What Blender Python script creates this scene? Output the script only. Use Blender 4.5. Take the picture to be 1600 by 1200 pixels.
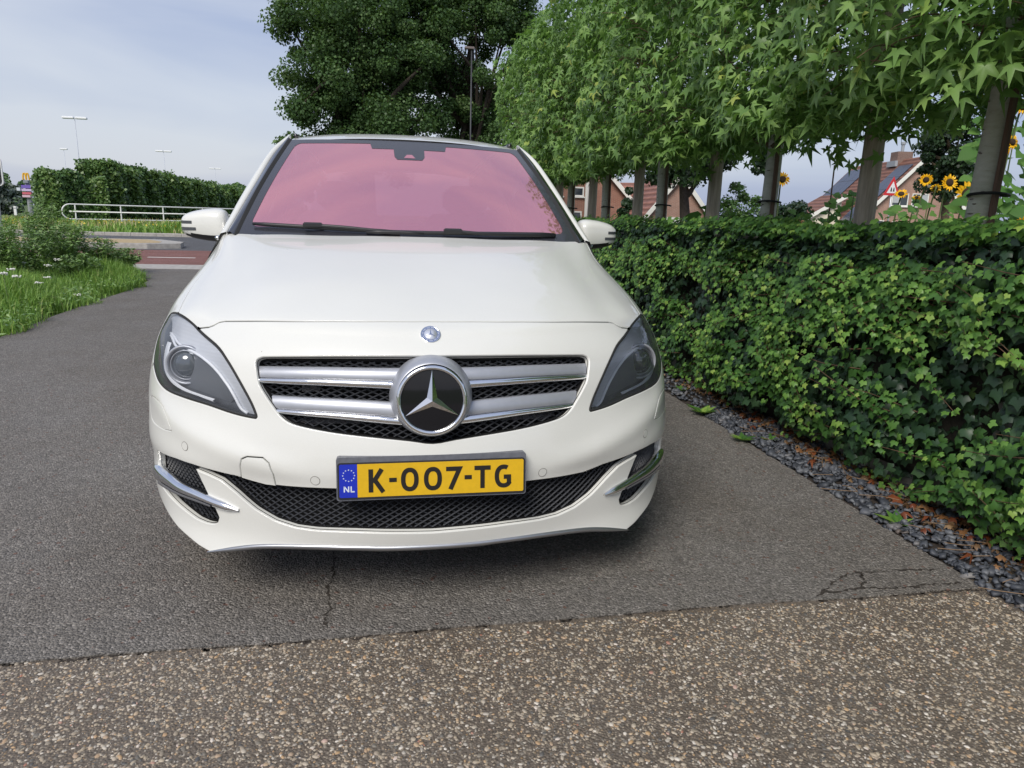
import bpy, math, random
import numpy as np
from mathutils import Matrix, Vector
from mathutils.geometry import delaunay_2d_cdt, tessellate_polygon

# ------------------------------------------------------------------ camera, sky, sun, exposure
for _o in list(bpy.data.objects):
    bpy.data.objects.remove(_o)
SC = bpy.context.scene
COL = SC.collection
CAM_POS = np.array([-0.1370033, -1.9018395, 1.1759566])
CAM_ROT = np.array([[0.9837191210, -0.1774838461, 0.0282165786],      # right
                    [0.0133074958, 0.2285178762, 0.9734487613],       # up
                    [0.1792194228, 0.9572246678, -0.2271592698]])     # forward
FPX = 1109.0
cam = bpy.data.cameras.new("camera")
cam_ob = bpy.data.objects.new("camera", cam)
COL.objects.link(cam_ob)
cam.sensor_width = 36.0
cam.lens = FPX / 1600.0 * 36.0
cam.clip_start = 0.05
cam.clip_end = 3000.0
_m = np.eye(4)
_m[:3, 0], _m[:3, 1], _m[:3, 2], _m[:3, 3] = CAM_ROT[0], CAM_ROT[1], -CAM_ROT[2], CAM_POS
cam_ob.matrix_world = Matrix([[float(x) for x in r] for r in _m])
SC.camera = cam_ob

SUN_EL, SUN_AZ = 44.0, 212.0           # azimuth clockwise from +y, where the light comes from
wd = bpy.data.worlds.new("World")
SC.world = wd
wd.use_nodes = True
_nt = wd.node_tree
_nt.nodes.clear()
_N = _nt.nodes.new
_out = _N("ShaderNodeOutputWorld")
_bg = _N("ShaderNodeBackground")
_bg.inputs["Strength"].default_value = 0.10
_sky = _N("ShaderNodeTexSky")
_sky.sky_type = 'NISHITA'
_sky.sun_disc = False
_sky.sun_elevation = math.radians(SUN_EL)
_sky.sun_rotation = math.radians(SUN_AZ)
_sky.air_density = 1.2
_sky.dust_density = 2.0
_tc = _N("ShaderNodeTexCoord")
_map = _N("ShaderNodeMapping")
_map.inputs["Scale"].default_value = (1.0, 1.0, 5.5)
_map.inputs["Location"].default_value = (0.35, 0.2, 0.1)
_no = _N("ShaderNodeTexNoise")
_no.inputs["Scale"].default_value = 1.25
_no.inputs["Detail"].default_value = 5.0
_no.inputs["Roughness"].default_value = 0.45
_no.inputs["Distortion"].default_value = 0.5
_cr = _N("ShaderNodeValToRGB")
_cr.color_ramp.elements[0].position = 0.42
_cr.color_ramp.elements[0].color = (1.72, 2.04, 3.05, 1)
_cr.color_ramp.elements[1].position = 0.66
_cr.color_ramp.elements[1].color = (3.05, 3.22, 3.68, 1)
_mx = _N("ShaderNodeMix")
_mx.data_type = 'RGBA'
_mx.inputs["Factor"].default_value = 0.86
_L = _nt.links.new
_L(_tc.outputs["Generated"], _map.inputs["Vector"])
_L(_map.outputs["Vector"], _no.inputs["Vector"])
_L(_no.outputs["Fac"], _cr.inputs["Fac"])
_L(_sky.outputs["Color"], _mx.inputs["A"])
_L(_cr.outputs["Color"], _mx.inputs["B"])
_L(_mx.outputs["Result"], _bg.inputs["Color"])
_L(_bg.outputs["Background"], _out.inputs["Surface"])

sun = bpy.data.lights.new("sun", 'SUN')
sun.energy = 1.5
sun.angle = math.radians(28)
sun.color = (1.0, 0.95, 0.87)
sun_ob = bpy.data.objects.new("sun", sun)
COL.objects.link(sun_ob)
_az, _el = math.radians(SUN_AZ), math.radians(SUN_EL)
_d = Vector((math.sin(_az) * math.cos(_el), math.cos(_az) * math.cos(_el), math.sin(_el)))
sun_ob.rotation_euler = _d.to_track_quat('Z', 'Y').to_euler()
sun_ob.location = _d * 60

SC.view_settings.view_transform = 'Standard'
SC.view_settings.look = 'None'
SC.view_settings.gamma = 1.0
SC.view_settings.exposure = 1.05
SC.view_settings.use_curve_mapping = False
SC.cycles.use_denoising = True
SC.cycles.max_bounces = 10
SC.cycles.transparent_max_bounces = 16

RNG = np.random.default_rng(7)
random.seed(7)

def ray(px, py):
    return CAM_ROT.T @ np.array([(px - 800) / FPX, -(py - 600) / FPX, 1.0])
def at(px, py, axis, val):
    """the point of a real plane (axis 0 x, 1 y, 2 z) seen at that place of the photograph"""
    d = ray(px, py)
    return CAM_POS + d * (val - CAM_POS[axis]) / d[axis]

# ------------------------------------------------------------------ helpers: materials
class NB:
    def __init__(s, name):
        s.m = bpy.data.materials.new(name)
        s.m.use_nodes = True
        s.t = s.m.node_tree
        s.b = s.t.nodes["Principled BSDF"]
        s.o = s.t.nodes["Material Output"]
    def n(s, kind, **kw):
        x = s.t.nodes.new("ShaderNode" + kind)
        for k, v in kw.items():
            if k in x.inputs.keys():
                x.inputs[k].default_value = v
            else:
                setattr(x, k, v)
        return x
    def l(s, a, b): s.t.links.new(a, b)
    def ramp(s, fac, stops):
        r = s.n("ValToRGB")
        e = r.color_ramp.elements
        while len(e) < len(stops): e.new(0.5)
        for i, (p, c) in enumerate(stops):
            e[i].position = p
            e[i].color = (c[0], c[1], c[2], 1)
        s.l(fac, r.inputs["Fac"])
        return r.outputs["Color"]
    def obj(s): return s.n("TexCoord").outputs["Object"]
    def pos(s): return s.n("NewGeometry").outputs["Position"]
    def noise(s, vec, scale, detail=4, rough=.55):
        x = s.n("TexNoise", Scale=scale, Detail=detail, Roughness=rough)
        if vec is not None: s.l(vec, x.inputs["Vector"])
        return x.outputs["Fac"]
    def mix(s, fac, a, b, mode='MIX'):
        x = s.n("Mix", data_type='RGBA', blend_type=mode)
        for k, v in (("Factor", fac), ("A", a), ("B", b)):
            i = x.inputs[k]
            if hasattr(v, "default_value") or hasattr(v, "is_output"): s.l(v, i)
            elif k == "Factor": i.default_value = v
            else: i.default_value = (v[0], v[1], v[2], 1)
        return x.outputs["Result"]
    def bump(s, h, strength=.5, dist=.01):
        x = s.n("Bump", Strength=strength, Distance=dist)
        s.l(h, x.inputs["Height"])
        s.l(x.outputs["Normal"], s.b.inputs["Normal"])

def pbr(name, col, rough=.5, metal=0.0, coat=0.0, spec=.5, grain=.03, gscale=60.0, bump=0.0):
    k = NB(name)
    k.b.inputs["Roughness"].default_value = rough
    k.b.inputs["Metallic"].default_value = metal
    k.b.inputs["Coat Weight"].default_value = coat
    k.b.inputs["Coat Roughness"].default_value = 0.04
    k.b.inputs["Specular IOR Level"].default_value = spec
    f = k.noise(k.obj(), gscale)
    g = grain or 0.06
    c = k.ramp(f, [(.3, [x * (1 - g) for x in col]), (.7, [min(1, x * (1 + g)) for x in col])])
    k.l(c, k.b.inputs["Base Color"])
    if bump: k.bump(f, bump, .004)
    return k.m

def leaf_mat(name, stops, by_object=False, rough=.42, trans=.22, tcol=(.16, .30, .04), spec=.45):
    k = NB(name)
    if by_object:
        f = k.n("ObjectInfo").outputs["Random"]
    else:
        f = k.n("Attribute", attribute_name="tint").outputs["Fac"]
    c = k.ramp(f, stops)
    c = k.mix(k.noise(k.obj(), 35.0, 2), c, (.6, .6, .6), 'MULTIPLY') if False else c
    k.l(c, k.b.inputs["Base Color"])
    k.b.inputs["Roughness"].default_value = rough
    k.b.inputs["Specular IOR Level"].default_value = spec
    tr = k.n("BsdfTranslucent")
    tr.inputs["Color"].default_value = (*tcol, 1)
    ms = k.n("MixShader")
    ms.inputs["Fac"].default_value = trans
    k.l(k.b.outputs["BSDF"], ms.inputs[1]); k.l(tr.outputs["BSDF"], ms.inputs[2])
    k.l(ms.outputs["Shader"], k.o.inputs["Surface"])
    return k.m

# ------------------------------------------------------------------ helpers: meshes and objects
ROOT = {}                                     # object -> world place of the thing it belongs to
def tag(o, label=None, cat=None, group=None, kind=None):
    if label: o["label"] = label
    if cat: o["category"] = cat
    if group: o["group"] = group
    if kind: o["kind"] = kind
    return o
def thing(name, label, cat, loc=(0, 0, 0), group=None):
    o = bpy.data.objects.new(name, None)
    o.empty_display_size = .1
    COL.objects.link(o)
    o.location = [float(x) for x in loc]
    ROOT[o] = np.array(loc, float)
    return tag(o, label, cat, group)
def link(name, me, parent=None, loc=None):
    """links a mesh; loc None = the mesh holds world places"""
    o = bpy.data.objects.new(name, me)
    COL.objects.link(o)
    if parent is not None:
        o.parent = parent
        ROOT[o] = ROOT[parent]
    else:
        ROOT[o] = np.zeros(3)
    return o
def fast_mesh(name, V, F, mat, smooth=False, tint=None, normals=None, uv=None):
    """V (n,3); F an (m,k) array or a list of such arrays"""
    Fs = F if isinstance(F, list) else [F]
    Fs = [np.asarray(f, np.int32) for f in Fs if len(f)]
    me = bpy.data.meshes.new(name)
    V = np.asarray(V, np.float32)
    me.vertices.add(len(V))
    me.vertices.foreach_set("co", V.ravel())
    loops = np.concatenate([f.ravel() for f in Fs])
    tot = np.concatenate([np.full(len(f), f.shape[1], np.int32) for f in Fs])
    st = np.concatenate([[0], np.cumsum(tot)[:-1]]).astype(np.int32)
    me.loops.add(len(loops))
    me.loops.foreach_set("vertex_index", loops)
    me.polygons.add(len(tot))
    me.polygons.foreach_set("loop_start", st)
    me.polygons.foreach_set("loop_total", tot)
    if smooth: me.polygons.foreach_set("use_smooth", np.ones(len(tot), bool))
    if tint is not None:
        a = me.attributes.new("tint", 'FLOAT', 'POINT')
        a.data.foreach_set("value", np.asarray(tint, np.float32))
    me.update(calc_edges=True)
    me.validate(verbose=False)
    if mat is not None: me.materials.append(mat)
    if normals is not None and len(normals) == len(me.vertices):
        me.normals_split_custom_set_from_vertices([tuple(map(float, n)) for n in normals])
    return me
def part(name, V, F, mat, parent=None, smooth=False, tint=None, normals=None, label=None):
    V = np.asarray(V, float)
    if parent is not None: V = V - ROOT[parent]
    o = link(name, fast_mesh(name, V, F, mat, smooth, tint, normals), parent)
    if label: o["label"] = label
    return o

class MB:
    """collects simple solids into one mesh"""
    def __init__(s): s.v, s.f, s.n = [], [], 0
    def add(s, V, F):
        V = np.asarray(V, float)
        s.v.append(V)
        for f in F: s.f.append(tuple(int(i) + s.n for i in f))
        s.n += len(V)
        return s
    def box(s, c, d, rz=0.0, ch=0.0):
        x, y, z = np.array(d) / 2
        if ch:
            pts = []
            for zz, k in ((-z, ch), (-z + ch, 0), (z - ch, 0), (z, ch)):
                a, b = x - k, y - k
                pts += [(-a, -b, zz), (a, -b, zz), (a, b, zz), (-a, b, zz)]
            P = np.array(pts)
            F = [(3, 2, 1, 0), (12, 13, 14, 15)]
            for r in range(3):
                for i in range(4):
                    j = (i + 1) % 4
                    F.append((r * 4 + i, r * 4 + j, r * 4 + 4 + j, r * 4 + 4 + i))
        else:
            P = np.array([(sx * x, sy * y, sz * z) for sz in (-1, 1) for sy in (-1, 1) for sx in (-1, 1)])
            F = [(0, 2, 3, 1), (4, 5, 7, 6), (0, 1, 5, 4), (2, 6, 7, 3), (0, 4, 6, 2), (1, 3, 7, 5)]
        ca, sa = math.cos(rz), math.sin(rz)
        P = P @ np.array([[ca, sa, 0], [-sa, ca, 0], [0, 0, 1]])
        return s.add(P + np.array(c), F)
    def tube(s, path, r, n=8, cap=True):
        P = np.asarray(path, float)
        k = len(P)
        r = np.full(k, r) if np.isscalar(r) else np.asarray(r, float)
        T = np.gradient(P, axis=0)
        T /= np.linalg.norm(T, axis=1, keepdims=True) + 1e-12
        up = np.array([0, 0, 1.0]) if abs(T[0][2]) < .9 else np.array([1.0, 0, 0])
        A = np.cross(T, up); A /= np.linalg.norm(A, axis=1, keepdims=True) + 1e-12
        B = np.cross(T, A)
        th = np.arange(n) * 2 * math.pi / n
        V = P[:, None] + r[:, None, None] * (np.cos(th)[None, :, None] * A[:, None] + np.sin(th)[None, :, None] * B[:, None])
        F = [(i * n + j, i * n + (j + 1) % n, (i + 1) * n + (j + 1) % n, (i + 1) * n + j) for i in range(k - 1) for j in range(n)]
        if cap:
            F.append(tuple(range(n))[::-1]); F.append(tuple((k - 1) * n + j for j in range(n)))
        return s.add(V.reshape(-1, 3), F)
    def cone(s, p0, p1, r0, r1, n=8): return s.tube([p0, p1], [r0, r1], n)
    def prism(s, poly, ax, lo, hi):
        """polygon of two coordinates, extruded along axis ax"""
        k = len(poly)
        o = [i for i in range(3) if i != ax]
        V = np.zeros((2 * k, 3))
        for q, z in ((0, lo), (1, hi)):
            V[q * k:(q + 1) * k, o[0]] = [p[0] for p in poly]
            V[q * k:(q + 1) * k, o[1]] = [p[1] for p in poly]
            V[q * k:(q + 1) * k, ax] = z
        T = tessellate_polygon([[Vector((p[0], p[1], 0)) for p in poly]])
        F = [tuple(t) for t in T] + [tuple(i + k for i in t)[::-1] for t in T]
        F += [(i, (i + 1) % k, k + (i + 1) % k, k + i) for i in range(k)]
        return s.add(V, F)
    def lathe(s, prof, c, axis, n=24):
        """prof of (r, h) turned round axis through c"""
        a = np.array(axis, float); a /= np.linalg.norm(a)
        up = np.array([0, 0, 1.0]) if abs(a[2]) < .9 else np.array([1.0, 0, 0])
        x = np.cross(up, a); x /= np.linalg.norm(x); y = np.cross(a, x)
        th = np.arange(n) * 2 * math.pi / n
        V = []
        for r, h in prof:
            V.append(np.array(c) + h * a + r * (np.cos(th)[:, None] * x + np.sin(th)[:, None] * y))
        k = len(prof)
        F = [(i * n + j, i * n + (j + 1) % n, (i + 1) * n + (j + 1) % n, (i + 1) * n + j) for i in range(k - 1) for j in range(n)]
        return s.add(np.concatenate(V), F)
    def ball(s, c, r, n=12, m=8):
        r = np.array(r) * np.ones(3)
        V, F = [], []
        for i in range(m + 1):
            t = math.pi * i / m
            for j in range(n):
                p = 2 * math.pi * j / n
                V.append((r[0] * math.sin(t) * math.cos(p), r[1] * math.sin(t) * math.sin(p), r[2] * math.cos(t)))
        for i in range(m):
            for j in range(n):
                F.append((i * n + j, (i + 1) * n + j, (i + 1) * n + (j + 1) % n, i * n + (j + 1) % n))
        return s.add(np.array(V) + np.array(c), F)
    def grid(s, G):
        G = np.asarray(G, float); a, b = G.shape[:2]
        F = [(i * b + j, i * b + j + 1, (i + 1) * b + j + 1, (i + 1) * b + j) for i in range(a - 1) for j in range(b - 1)]
        return s.add(G.reshape(-1, 3), F)
    def build(s, name, mat, parent=None, smooth=False, label=None):
        V = np.concatenate(s.v)
        if parent is not None: V = V - ROOT[parent]
        me = bpy.data.meshes.new(name)
        me.from_pydata(V.tolist(), [], s.f)
        me.validate(verbose=False)
        if smooth:
            me.polygons.foreach_set("use_smooth", [True] * len(me.polygons))
            if smooth != True: me.set_sharp_from_angle(angle=math.radians(smooth))
        me.materials.append(mat)
        o = link(name, me, parent)
        if label: o["label"] = label
        return o
def catm(P, n):
    """Catmull-Rom through P (k,d) at n even places"""
    P = np.asarray(P, float); k = len(P)
    t = np.linspace(0, k - 1, n); i = np.minimum(t.astype(int), k - 2); t = (t - i)[:, None]
    E = np.concatenate([2 * P[:1] - P[1:2], P, 2 * P[-1:] - P[-2:-1]])
    a, b, c, d = E[i], E[i + 1], E[i + 2], E[i + 3]
    return .5 * (2 * b + (c - a) * t + (2 * a - 5 * b + 4 * c - d) * t ** 2 + (3 * b - a - 3 * c + d) * t ** 3)
def unit(a): return a / (np.linalg.norm(a, axis=-1, keepdims=True) + 1e-12)
def frames(n, t):
    z = unit(n); y = unit(t - (t * z).sum(-1, keepdims=True) * z); x = np.cross(y, z)
    return np.stack([x, y, z], -1)            # columns
def leaf_cloud(tv, tf, C, R, sc, tint):
    """one vertex array and one face array with a copy of the leaf at every C"""
    tv = np.asarray(tv, float); tf = np.asarray(tf, np.int32)
    V = np.einsum('nij,mj->nmi', R, tv) * np.asarray(sc)[:, None, None] + C[:, None]
    F = tf[None] + (np.arange(len(C)) * len(tv))[:, None, None]
    return V.reshape(-1, 3), F.reshape(-1, tf.shape[1]), np.repeat(tint, len(tv))
def rand_dirs(n):
    return unit(RNG.normal(size=(n, 3)))
# ------------------------------------------------------------------ ground, lane, road
def asphalt_mat(name, lo, hi, warm=(1, .97, .93)):
    k = NB(name)
    p = k.pos()
    v = k.n("TexVoronoi", Scale=150.0); k.l(p, v.inputs["Vector"])
    v2 = k.n("TexVoronoi", Scale=95.0); k.l(p, v2.inputs["Vector"])
    big = k.noise(p, 0.9, 5, .6)
    mid = k.noise(p, 14, 5, .65)
    sep = k.n("SeparateColor"); k.l(v.outputs["Color"], sep.inputs["Color"])
    c = k.ramp(sep.outputs["Red"], [(0, [x * .60 for x in lo]), (.5, lo), (.9, hi), (.975, [x * 1.35 for x in hi]), (1, (.36, .34, .32))])
    c = k.mix(k.ramp(big, [(.35, (.0, .0, .0)), (.65, (1, 1, 1))]), c, [x * y for x, y in zip((.84, .83, .82), warm)], 'MULTIPLY')
    st = k.noise(p, 2.6, 6, .7)
    c = k.mix(k.ramp(st, [(.50, (0, 0, 0)), (.78, (1, 1, 1))]), c, (.86, .85, .84), 'MULTIPLY')
    c = k.mix(k.ramp(mid, [(.35, (1, 1, 1)), (.7, (0, 0, 0))]), c, (.85, .85, .86), 'MULTIPLY')
    sp = k.n("SeparateColor"); k.l(v2.outputs["Color"], sp.inputs["Color"])
    c = k.mix(k.ramp(sp.outputs["Green"], [(.985, (0, 0, 0)), (.992, (1, 1, 1))]), c, (.15, .09, .07))
    k.l(c, k.b.inputs["Base Color"])
    k.b.inputs["Roughness"].default_value = .78
    k.b.inputs["Specular IOR Level"].default_value = .35
    h = k.n("Math", operation='ADD')
    m1 = k.n("Math", operation='MULTIPLY'); m1.inputs[1].default_value = -1.0
    k.l(v.outputs["Distance"], m1.inputs[0])
    k.l(m1.outputs[0], h.inputs[0]); k.l(sep.outputs["Blue"], h.inputs[1])
    k.bump(h.outputs[0], .9, .006)
    return k.m
M_ASPH = asphalt_mat("old_asphalt", (.200, .187, .170), (.275, .257, .234))
M_ROAD = asphalt_mat("road_asphalt", (.12, .125, .135), (.17, .175, .185))
M_RED = asphalt_mat("red_asphalt", (.27, .125, .105), (.35, .165, .14))
M_CRACK = pbr("crack_dirt", (.034, .027, .021), .95, grain=.4, gscale=200)

k = NB("aggregate_mortar")
_p = k.pos()
_v = k.n("TexVoronoi", Scale=150.0); k.l(_p, _v.inputs["Vector"])
_s = k.n("SeparateColor"); k.l(_v.outputs["Color"], _s.inputs["Color"])
_c = k.ramp(_s.outputs["Red"], [(0, (.075, .064, .052)), (.35, (.15, .122, .094)), (.6, (.21, .17, .125)), (.8, (.25, .215, .175)), (.93, (.30, .20, .10)), (1, (.40, .37, .32))])
_c = k.mix(k.ramp(_v.outputs["Distance"], [(.25, (0, 0, 0)), (.55, (1, 1, 1))]), _c, (.128, .106, .084))
_c = k.mix(k.ramp(k.noise(_p, 2.2, 4), [(.35, (0, 0, 0)), (.7, (1, 1, 1))]), _c, (.80, .77, .74), 'MULTIPLY')
k.l(_c, k.b.inputs["Base Color"])
k.b.inputs["Roughness"].default_value = .7
_m1 = k.n("Math", operation='MULTIPLY'); _m1.inputs[1].default_value = -1.0
k.l(_v.outputs["Distance"], _m1.inputs[0])
k.bump(_m1.outputs[0], .8, .004)
M_AGG = k.m
k = NB("soil_and_turf")
_p = k.pos()
_c = k.ramp(k.noise(_p, .8, 6, .65), [(.3, (.06, .09, .025)), (.5, (.085, .13, .03)), (.7, (.13, .14, .05))])
_c = k.mix(k.ramp(k.noise(_p, 9, 4), [(.4, (0, 0, 0)), (.7, (1, 1, 1))]), _c, (.55, .6, .5), 'MULTIPLY')
k.l(_c, k.b.inputs["Base Color"]); k.b.inputs["Roughness"].default_value = .9
k.bump(k.noise(_p, 30, 4), .8, .03)
M_SOIL = k.m
M_KERB = pbr("kerb_concrete", (.36, .34, .31), .8, grain=.22, gscale=9, bump=.3)
M_TILE = pbr("yellow_paving", (.40, .30, .16), .8, grain=.25, gscale=14, bump=.3)
M_PAINT = pbr("road_paint", (.70, .70, .66), .6, grain=.15, gscale=20)
M_MULCH = pbr("dark_soil", (.035, .026, .02), .95, grain=.5, gscale=40, bump=.8)

def sheet(name, poly, z, mat, depth=0.0, kind="structure"):
    b = MB()
    if depth: b.prism(poly, 2, z - depth, z)
    else:
        T = tessellate_polygon([[Vector((p[0], p[1], 0)) for p in poly]])
        b.add([(p[0], p[1], z) for p in poly], [tuple(t)[::-1] for t in T])
    o = b.build(name, mat)
    # make the faces look up
    me = o.data
    if sum(p.normal.z * p.area for p in me.polygons if abs(p.normal.z) > .9) < 0 and not depth: me.flip_normals()
    return tag(o, kind=kind)
sheet("ground", [(-900, -300), (900, -300), (900, 1500), (-900, 1500)], -.030, M_SOIL)
# forecourt of exposed aggregate in front, old asphalt lane behind it, the joint between is ragged
def jag(x0, x1, y, amp, n, seed):
    r = np.random.default_rng(seed)
    xs = np.linspace(x0, x1, n)
    w = np.cumsum(r.normal(size=n)); w -= np.linspace(w[0], w[-1], n); w /= np.abs(w).max()
    return [(float(a), float(y + amp * b + r.normal() * amp * .18)) for a, b in zip(xs, w)]
sheet("forecourt", [(-14, -9), (2.6, -9), (2.6, .12), (-14, .12)], -.005, M_AGG)
front = [(a, b + .008 * math.sin(a * 2.1) + .004 * math.sin(a * 7.3 + 1)) for a, b in jag(-14, 1.86, -.030, .007, 420, 3)]
lane_r = jag(-.02, 13.4, 1.86, .012, 260, 4)
edge_left = [(-3.54, 5.2), (-3.40, 4.4), (-3.32, 3.4), (-3.30, 2.0), (-3.30, .6)]
lane = front + [(b, a) for a, b in lane_r[1:]] + [(1.9, 13.4), (-12.5, 13.4), (-9.0, 13.35), (-6.3, 13.3), (-5.35, 12.9), (-4.6, 12.1), (-3.95, 10.9), (-3.76, 9.6), (-3.72, 8.0), (-3.66, 6.6)] + edge_left + [(-3.6, .1), (-6, 0.08), (-14, .06)]
sheet("lane", lane, .0, M_ASPH, .02)
def crack(name, pts, w, seed, z=.0015):
    r = np.random.default_rng(seed)
    P = catm(pts, len(pts) * 9)
    P = P + r.normal(size=P.shape) * .0035 + np.c_[np.convolve(r.normal(size=len(P) + 8), np.ones(9) / 3, 'valid'), np.convolve(r.normal(size=len(P) + 8), np.ones(9) / 3, 'valid')] * .006
    n = len(P)
    T = unit(np.gradient(P, axis=0)); Nn = np.stack([-T[:, 1], T[:, 0]], 1)
    ww = w * np.clip(r.normal(.7, .6, n), .08, 2.4) * np.minimum(1, np.minimum(np.arange(n), n - 1 - np.arange(n)) / 4 + .1)
    A, B = P + Nn * ww[:, None], P - Nn * ww[:, None]
    V = np.concatenate([np.c_[A, np.full(n, z)], np.c_[B, np.full(n, z)]])
    F = [(i, n + i, n + i + 1, i + 1) for i in range(n - 1)]
    o = MB().add(V, F).build(name, M_CRACK)
    return tag(o, kind="structure")
def gp(*l): return [tuple(at(a, b, 2, 0)[:2]) for a, b in l]
crack("crack", gp((513, 985), (512, 962), (517, 935), (514, 912), (522, 890), (520, 872), (527, 850)), .004, 1)
crack("crack", gp((1283, 925), (1300, 912), (1330, 898), (1370, 893), (1420, 892), (1475, 889)), .0045, 2, .002)
crack("crack", gp((1270, 931), (1330, 920), (1400, 921), (1460, 916), (1512, 911)), .005, 3, .0025)
crack("crack", gp((1345, 897), (1352, 910), (1346, 919)), .003, 4, .003)
crack("crack", [(a, b + .008 * math.sin(a * 2.1) + .004 * math.sin(a * 7.3 + 1)) for a, b in jag(-6, 1.85, -.036, .007, 240, 3)], .0045, 5, -.0035)
# across the lane's far end: concrete strip, red cycle path, traffic island, road, kerbs
sheet("kerb_strip", [(-60, 13.4), (40, 13.4), (40, 14.6), (-60, 14.6)], .004, M_KERB, .03)
sheet("cycle_path", [(-60, 14.6), (40, 14.6), (40, 20.4), (-60, 20.4)], .0, M_RED, .02)
for i in range(-8, 8):
    x = -5.2 + i * 3.4
    o = MB().box((x, 17.0, .0035), (1.1, .12, .003)).build("lane_marking", M_PAINT); tag(o, kind="structure")
sheet("road", [(-90, 20.4), (60, 20.4), (60, 31.0), (-90, 31.0)], .0, M_ROAD, .02)
# island: kerb ring with a yellow paved top, its right end tapers to the road
isl = thing("traffic_island", "low traffic island with yellow paving and grey kerb between cycle path and road", "traffic island", (-8, 22, 0))
_a, _b = at(285, 392, 2, 0), at(100, 388, 2, 0)
ip = [(-26, 20.9), (-6.9, 20.9), (-6.1, 21.4), (-6.3, 22.6), (-7.4, 24.2), (-26, 24.6)]
MB().prism(ip, 2, 0, .15).build("kerb", M_KERB, isl)
MB().prism([(-26, 21.25), (-7.2, 21.25), (-6.75, 21.6), (-6.9, 22.4), (-7.7, 23.8), (-26, 24.2)], 2, .15, .156).build("paving", M_TILE, isl)
kb = MB()
for i in range(120):
    kb.box((-60 + i * 1.0, 31.15, .06), (.985, .28, .16), 0, .02)
tag(kb.build("road_kerb", M_KERB), kind="structure")
# gravel bed and soil along the hedge
sheet("planting_bed", [(1.855, -1.6), (2.6, -1.6), (2.6, 13.4), (1.875, 13.4)], -.006, M_MULCH)

# exposed pebbles of the forecourt near the camera (relief of the surface)
def dome_template():
    th = np.arange(6) * math.pi / 3
    V = [(math.cos(t), math.sin(t), 0) for t in th] + [(.72 * math.cos(t + .2), .72 * math.sin(t + .2), .62) for t in th] + [(0.05, 0, .85)]
    Q = [(i, (i + 1) % 6, 6 + (i + 1) % 6, 6 + i) for i in range(6)]
    T = [(6 + i, 6 + (i + 1) % 6, 12) for i in range(6)]
    return np.array(V), np.array(Q), np.array(T)
def scatter_solids(V0, faces, C, R, S3, tint):
    V = np.einsum('nij,nmj->nmi', R, V0[None] * S3[:, None, :]) + C[:, None]
    off = (np.arange(len(C)) * len(V0))[:, None, None]
    return V.reshape(-1, 3), [(f[None] + off).reshape(-1, f.shape[1]) for f in faces], np.repeat(tint, len(V0))
k = NB("pebble_mix")
_f = k.n("Attribute", attribute_name="tint").outputs["Fac"]
_c = k.ramp(_f, [(0, (.07, .07, .072)), (.13, (.15, .135, .112)), (.35, (.29, .242, .182)), (.52, (.37, .305, .22)), (.68, (.41, .36, .29)), (.75, (.42, .28, .15)), (.79, (.40, .27, .16)), (.84, (.32, .29, .25)), (.93, (.50, .45, .37)), (.98, (.60, .55, .48)), (1, (.32, .13, .08))])
k.l(_c, k.b.inputs["Base Color"]); k.b.inputs["Roughness"].default_value = .5
M_PEB = k.m
n = 66000
C = np.c_[RNG.uniform(-1.75, 2.25, n), RNG.uniform(-1.15, .0, n), np.zeros(n)]
C = C[(C[:, 1] < -.045) | (C[:, 0] > 1.87)]
C = C[~((C[:, 0] > 1.86) & (C[:, 1] > -.30 + .0 * C[:, 0]))]
n = len(C)
sz = np.clip(RNG.lognormal(math.log(.0033), .36, n), .0017, .0072)
S3 = np.c_[sz * RNG.uniform(.95, 1.5, n), sz * RNG.uniform(.65, 1.0, n), sz * RNG.uniform(.35, .7, n)]
C[:, 2] = -.0055 + RNG.uniform(-.0006, .0004, n)
a = RNG.uniform(0, 2 * math.pi, n); z0 = np.zeros(n); one = np.ones(n)
tl = RNG.normal(size=(n, 2)) * .12
R = frames(np.c_[tl, one], np.c_[np.cos(a), np.sin(a), z0])
V0, Q, T = dome_template()
V, F, ti = scatter_solids(V0, [Q, T], C, R, S3, RNG.uniform(0, 1, n))
tag(part("pebbles", V, F, M_PEB, smooth=True, tint=ti), "small brown and cream pebbles set in the forecourt paving", None, kind="stuff")

# slate chippings along the foot of the hedge
M_SLATE = leaf_mat("slate", [(0, (.025, .028, .035)), (.35, (.055, .061, .074)), (.7, (.095, .102, .118)), (.94, (.15, .157, .17)), (.975, (.10, .075, .06)), (.988, (.12,.12,.13)), (1, (.22, .21, .20))], rough=.55, trans=0)
n = 5200
y = np.concatenate([RNG.uniform(-1.2, 2.2, 3300), RNG.uniform(2.2, 9, n - 3300)])
x = 1.855 + np.abs(RNG.beta(1.1, 1.6, n)) * .42
C = np.c_[x, y, RNG.uniform(.0, .016, n)]
C[:, 2] += np.clip((x - 1.9) * .05, 0, .02)
k0 = (y < -.1) & (x < 1.86 + (-.1 - y) * .16)
C = C[~k0]; n = len(C)
chips = [np.array([(-.9, -.7, -.5), (.7, -1.0, -.6), (1.0, .6, -.45), (-.6, .95, -.55), (-.75, -.45, .45), (.55, -.7, .75), (.8, .35, .5), (-.35, .75, .65)]),
         np.array([(-1.1, -.3, -.5), (.2, -1.0, -.5), (1.1, .1, -.5), (-.2, .9, -.5), (-.9, -.1, .3), (.0, -.75, .8), (.8, .0, .45), (-.15, .6, .35)]),
         np.array([(-.7, -.9, -.4), (.9, -.6, -.6), (.75, .9, -.4), (-.95, .5, -.6), (-.25, -.6, .7), (.6, -.4, .35), (.3, .6, .75), (-.7, .2, .5)])]
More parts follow.
